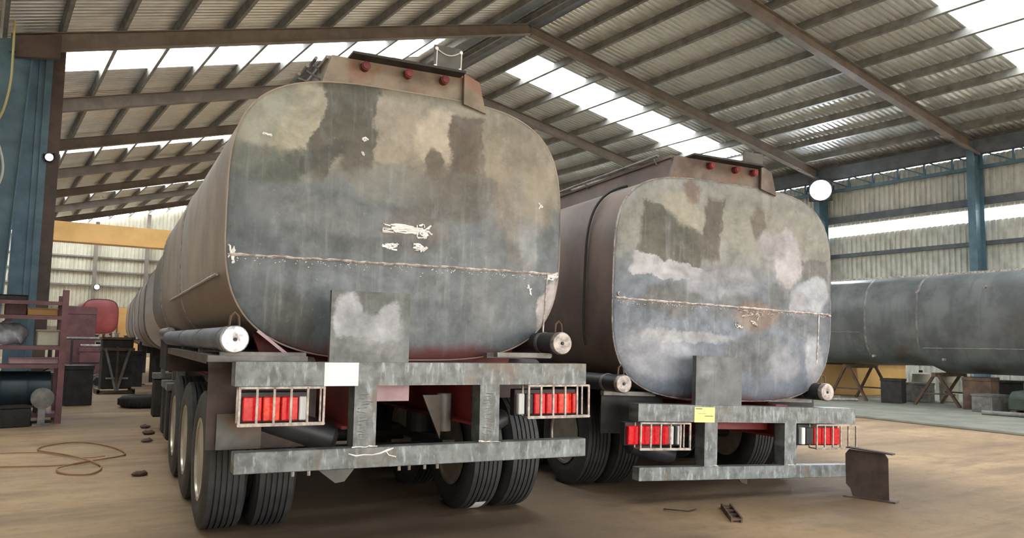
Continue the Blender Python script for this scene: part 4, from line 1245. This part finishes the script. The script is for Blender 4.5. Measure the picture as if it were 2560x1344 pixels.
# red tank on legs far behind, yellow panel, V-braced frame, pipes, red cabinet
e = tag(empty('red_tank', (4.55, 40.0, 0)), 'rounded red tank on a frame far behind the rack', 'tank')
rg4 = lambda y, k=1.0: [(x, y, z) for x, z in sup(0, 2.28, .72, .76, 3.4, 3.2, 48, k)]
m = MB(); m.rings([rg4(-.1, .1), rg4(-.09, .6), rg4(-.05, .9), rg4(0), rg4(3), rg4(3.1, .9)]); m.build('shell', M['tankred'], e, True)
m = MB(); m.rings([rg4(-.02, 1.0), rg4(-.03, 1.03), rg4(.03, 1.03), rg4(.04, 1)], False, False); m.build('rim_band', M['maroon'], e, True)
for xx in (-.5, .5):
    for yq in (.3, 2.6):
        m = MB(); m.box((xx - .06, yq - .06, 0), (xx + .06, yq + .06, 1.62)); m.build('leg', M['maroon'], e)
clutter_box(5.9, 41.5, 0, 0.9, 0.5, 2.75, M['yellow'], 'yellow_cabinet', 'tall yellow cabinet beside the red tank', 'cabinet')
clutter_box(2.6, 28.5, 0, 1.0, 0.8, 2.3, M['maroon'], 'maroon_cabinet', 'tall maroon cabinet behind the rack', 'cabinet')
clutter_box(3.0, 27.0, 0, 0.9, 0.7, 1.05, M['maroon'], 'maroon_cabinet', 'low maroon cabinet left of the V braced frame', 'cabinet')
e = tag(empty('braced_frame', (2.93, 21.9, 0)), 'dark frame with V shaped braces standing on the floor at left', 'frame')
m = MB(); m.box((-.33, 0.0, .12), (.35, .5, 1.32)); m.build('body', M['dark'], e, bevel=0.02)
m = MB(); m.box((-.42, -.14, 0.03), (.42, -.06, .09)); m.box((-.42, -.14, 0), (-.36, .6, .12)); m.box((.36, -.14, 0), (.42, .6, .12)); m.build('base', M['rust'], e)
for s in (-1, 1):
    m = MB(); m.bar((0.02 * s, -.10, .10), (s * .27, -.03, 1.1), .05, .05); m.build('brace', M['grey'], e)
m = MB(); m.bar((0, -.05, .1), (0, -.03, 1.15), .05, .04); m.build('brace', M['rust'], e)
m = MB(); m.box((-.24, -.06, .36), (-.04, -.02, .40)); m.box((.06, -.06, .36), (.26, -.02, .40)); m.build('cross_bar', M['cap'], e)
m = MB(); m.box((-.36, -.05, 1.05), (.38, .55, 1.12)); m.box((-.36, -.05, 1.32), (.38, .55, 1.38)); m.build('top_plate', M['rust'], e)
e = tag(empty('work_bench', (4.0, 37.0, 0)), 'long work bench covered in fittings behind the V braced frame', 'bench')
m = MB(); m.box((-1.6, -.4, 1.16), (1.9, .4, 1.24)); m.build('top', M['grey'], e)
for x in (-1.5, 0.2, 1.8):
    for yq in (-.3, .3):
        m = MB(); m.box((x - .05, yq - .05, 0), (x + .05, yq + .05, 1.16)); m.build('leg', M['dark'], e)
rr = random.Random(9)
mats = [M['cap'], M['maroon'], M['dark'], M['grey'], M['rust'], M['sack']]
tone = ['pale', 'maroon', 'black', 'grey', 'brown', 'white']
fitl = ['pale pipe fitting at the left end of the far bench', 'maroon pipe fitting next to the leftmost pale one on the far bench', 'black pipe fitting between maroon and grey ones on the far bench',
        'grey pipe fitting standing between black and brown ones on the far bench', 'brown pipe fitting at the middle of the far bench', 'white pipe fitting right of the brown one on the far bench',
        'pale pipe fitting right of the white one on the far bench', 'maroon pipe fitting second from the right end of the far bench', 'black pipe fitting at the right end of the far bench']
for k in range(9):
    x = 2.6 + k * 0.38
    e = tag(empty('pipe_fitting', (x, 37.0 + rr.uniform(-.2, .2), 1.24)), fitl[k], 'fitting', 'pipe fittings on the far bench')
    h = rr.uniform(.12, .3)
    m = MB(); m.cyl((0, 0, 0), (0, 0, h), rr.uniform(.05, .1), 12); m.build('stub', mats[k % 6], e, True)
    m = MB(); m.cyl((0, 0, 0), (0, 0, .03), .13, 14); m.cyl((0, 0, h), (0, 0, h + .03), .12, 14); m.build('flange', mats[k % 6], e, True)
pipe_len([(2.6, 27.0, 1.11), (3.4, 26.9, 1.11)], .05, M['cap'], 'bright pipe resting on the low maroon cabinet')
pipe_len([(2.25, 24.6, .06), (2.0, 27.5, .06)], .06, M['grey'], 'grey pipe on the floor behind the rack')
for k, (x, y, sx_, sy_, sz_, mm, lb) in enumerate((
        (3.75, 25.2, .5, .6, 1.0, 'dark', 'dark upright motor case right of the V braced frame'),
        (1.5, 25.4, .6, .5, .55, 'grey', 'grey crate behind the flange ring'),
        (1.75, 18.6, .5, .5, .8, 'dark', 'dark upright case just right of the rack post'),
        (4.1, 33.5, .8, .6, 1.1, 'rust', 'brown crate far off between the red tank and the tank line'))):
    clutter_box(x, y, 0, sx_, sy_, sz_, M[mm], 'equipment_case', lb, 'case', 0.1 * k)
pipe_len([(2.0, 26.2, 1.32), (4.4, 26.0, 1.34)], .045, M['grey'], 'long grey pipe on a stand crossing behind the V braced frame')
e = tag(empty('pipe_stand', (3.2, 26.1, 0)), 'thin steel stand under the long grey pipe', 'stand')
for xx in (-.9, .9):
    m = MB(); m.box((xx - .03, -.03, 0), (xx + .03, .03, 1.275)); m.box((xx - .15, -.2, 0), (xx + .15, .2, .02)); m.build('leg', M['dark'], e)
m = MB(); m.box((-.9, -.02, .6), (.9, .02, .65)); m.build('brace', M['dark'], e)
e = tag(empty('flange_ring', (2.75, 23.9, 0), (0, 0, 0.1)), 'pale flange ring standing on the floor left of the V braced frame', 'flange')
m = MB(); m.lathe([(-.04, .1), (-.04, .2), (.04, .2), (.04, .1), (-.04, .1)], 24, 'y', (0, 0, .2)); m.build('ring', M['cap'], e, True)
m = MB(); m.cyl((0, -.05, .2), (0, .05, .2), .11, 16); m.build('bore', M['dark'], e)
clutter_box(3.2, 24.3, 0, 0.4, 0.3, 0.3, M['cap'], 'parts_bin', 'pale parts bin beside the flange ring', 'bin', 0.3)
clutter_box(1.55, 21.4, 0, 0.55, 0.6, 0.55, M['dark'], 'equipment_case', 'dark case on the floor right of the rack', 'case', 0.1)
clutter_box(4.35, 20.5, 0, 0.5, 0.7, 0.8, M['dark'], 'welding_set', 'dark welding set on the floor beside the tank supports', 'welder', 0.1)

# ------------------------------------------------------------------ lamps and hanging cables
def flood(name, x, y, z, size, heading, label, es, mat):
    e = tag(empty(name, (x, y, z), (0, 0, heading)), label, 'lamp')
    m = MB(); m.box((-size * .6, 0.0, -size * .6), (size * .6, .14, size * .6)); m.build('housing', M['dark'], e, bevel=.02)
    m = MB(); m.cyl((0, -.02, 0), (0, 0.01, 0), size * .55, 24); m.build('lamp_face', mat, e)
    m = MB(); m.box((-size * .7, .05, -.03), (-size * .62, .09, .03)); m.box((size * .62, .05, -.03), (size * .7, .09, .03)); m.bar((-size * .66, .07, 0), (-size * .66, .3, .2), .04, .04); m.bar((size * .66, .07, 0), (size * .66, .3, .2), .04, .04); m.build('yoke', M['dark'], e)
    return e
f = flood('flood_lamp', 27.25, 19.3, 7.62, 0.72, -1.0, 'bright white flood lamp on the right wall above the second tanker', 40, M['lampglow'])
ld = bpy.data.lights.new('flood_light', 'SPOT')
ld.energy = 1500
ld.color = (0.82, 0.9, 1.0)
ld.spot_size = 2.4
ld.spot_blend = 0.6
ld.shadow_soft_size = 0.3
lo_ = bpy.data.objects.new('flood_light', ld)
COL.objects.link(lo_)
lo_.parent = f
lo_.location = (0, -0.1, 0)
lo_.rotation_euler = (PI / 2 - 0.35, 0, PI)
M['lampsmall'] = plain('small_lamp_face', (1, 1, 1), 0.5, emit=(0.92, 0.95, 1.0), es=14)
flood('wall_lamp', 6.67, 61.45, 4.77, 0.28, 0.0, 'small white lamp on the far end wall', 14, M['lampsmall'])
flood('wall_lamp', 1.08, 20.1, 5.28, 0.14, 0.0, 'small blue white lamp on the blue column at left', 14, M['lampsmall'])
cable([(0.20, 19.4, 8.6), (0.24, 19.4, 7.9), (0.255, 19.4, 7.2), (0.25, 19.4, 6.6), (0.16, 19.4, 6.0), (0.0, 19.4, 5.6)], .025, M['cabley'], 'hanging_cable', 'yellow cable hanging down the blue column at the left edge')
cable([(0.05, 19.38, 5.5), (0.21, 19.38, 5.0), (0.22, 19.38, 4.6), (0.05, 19.38, 4.1)], .025, M['cablew'], 'hanging_cable', 'white cable loop on the blue column at the left edge')
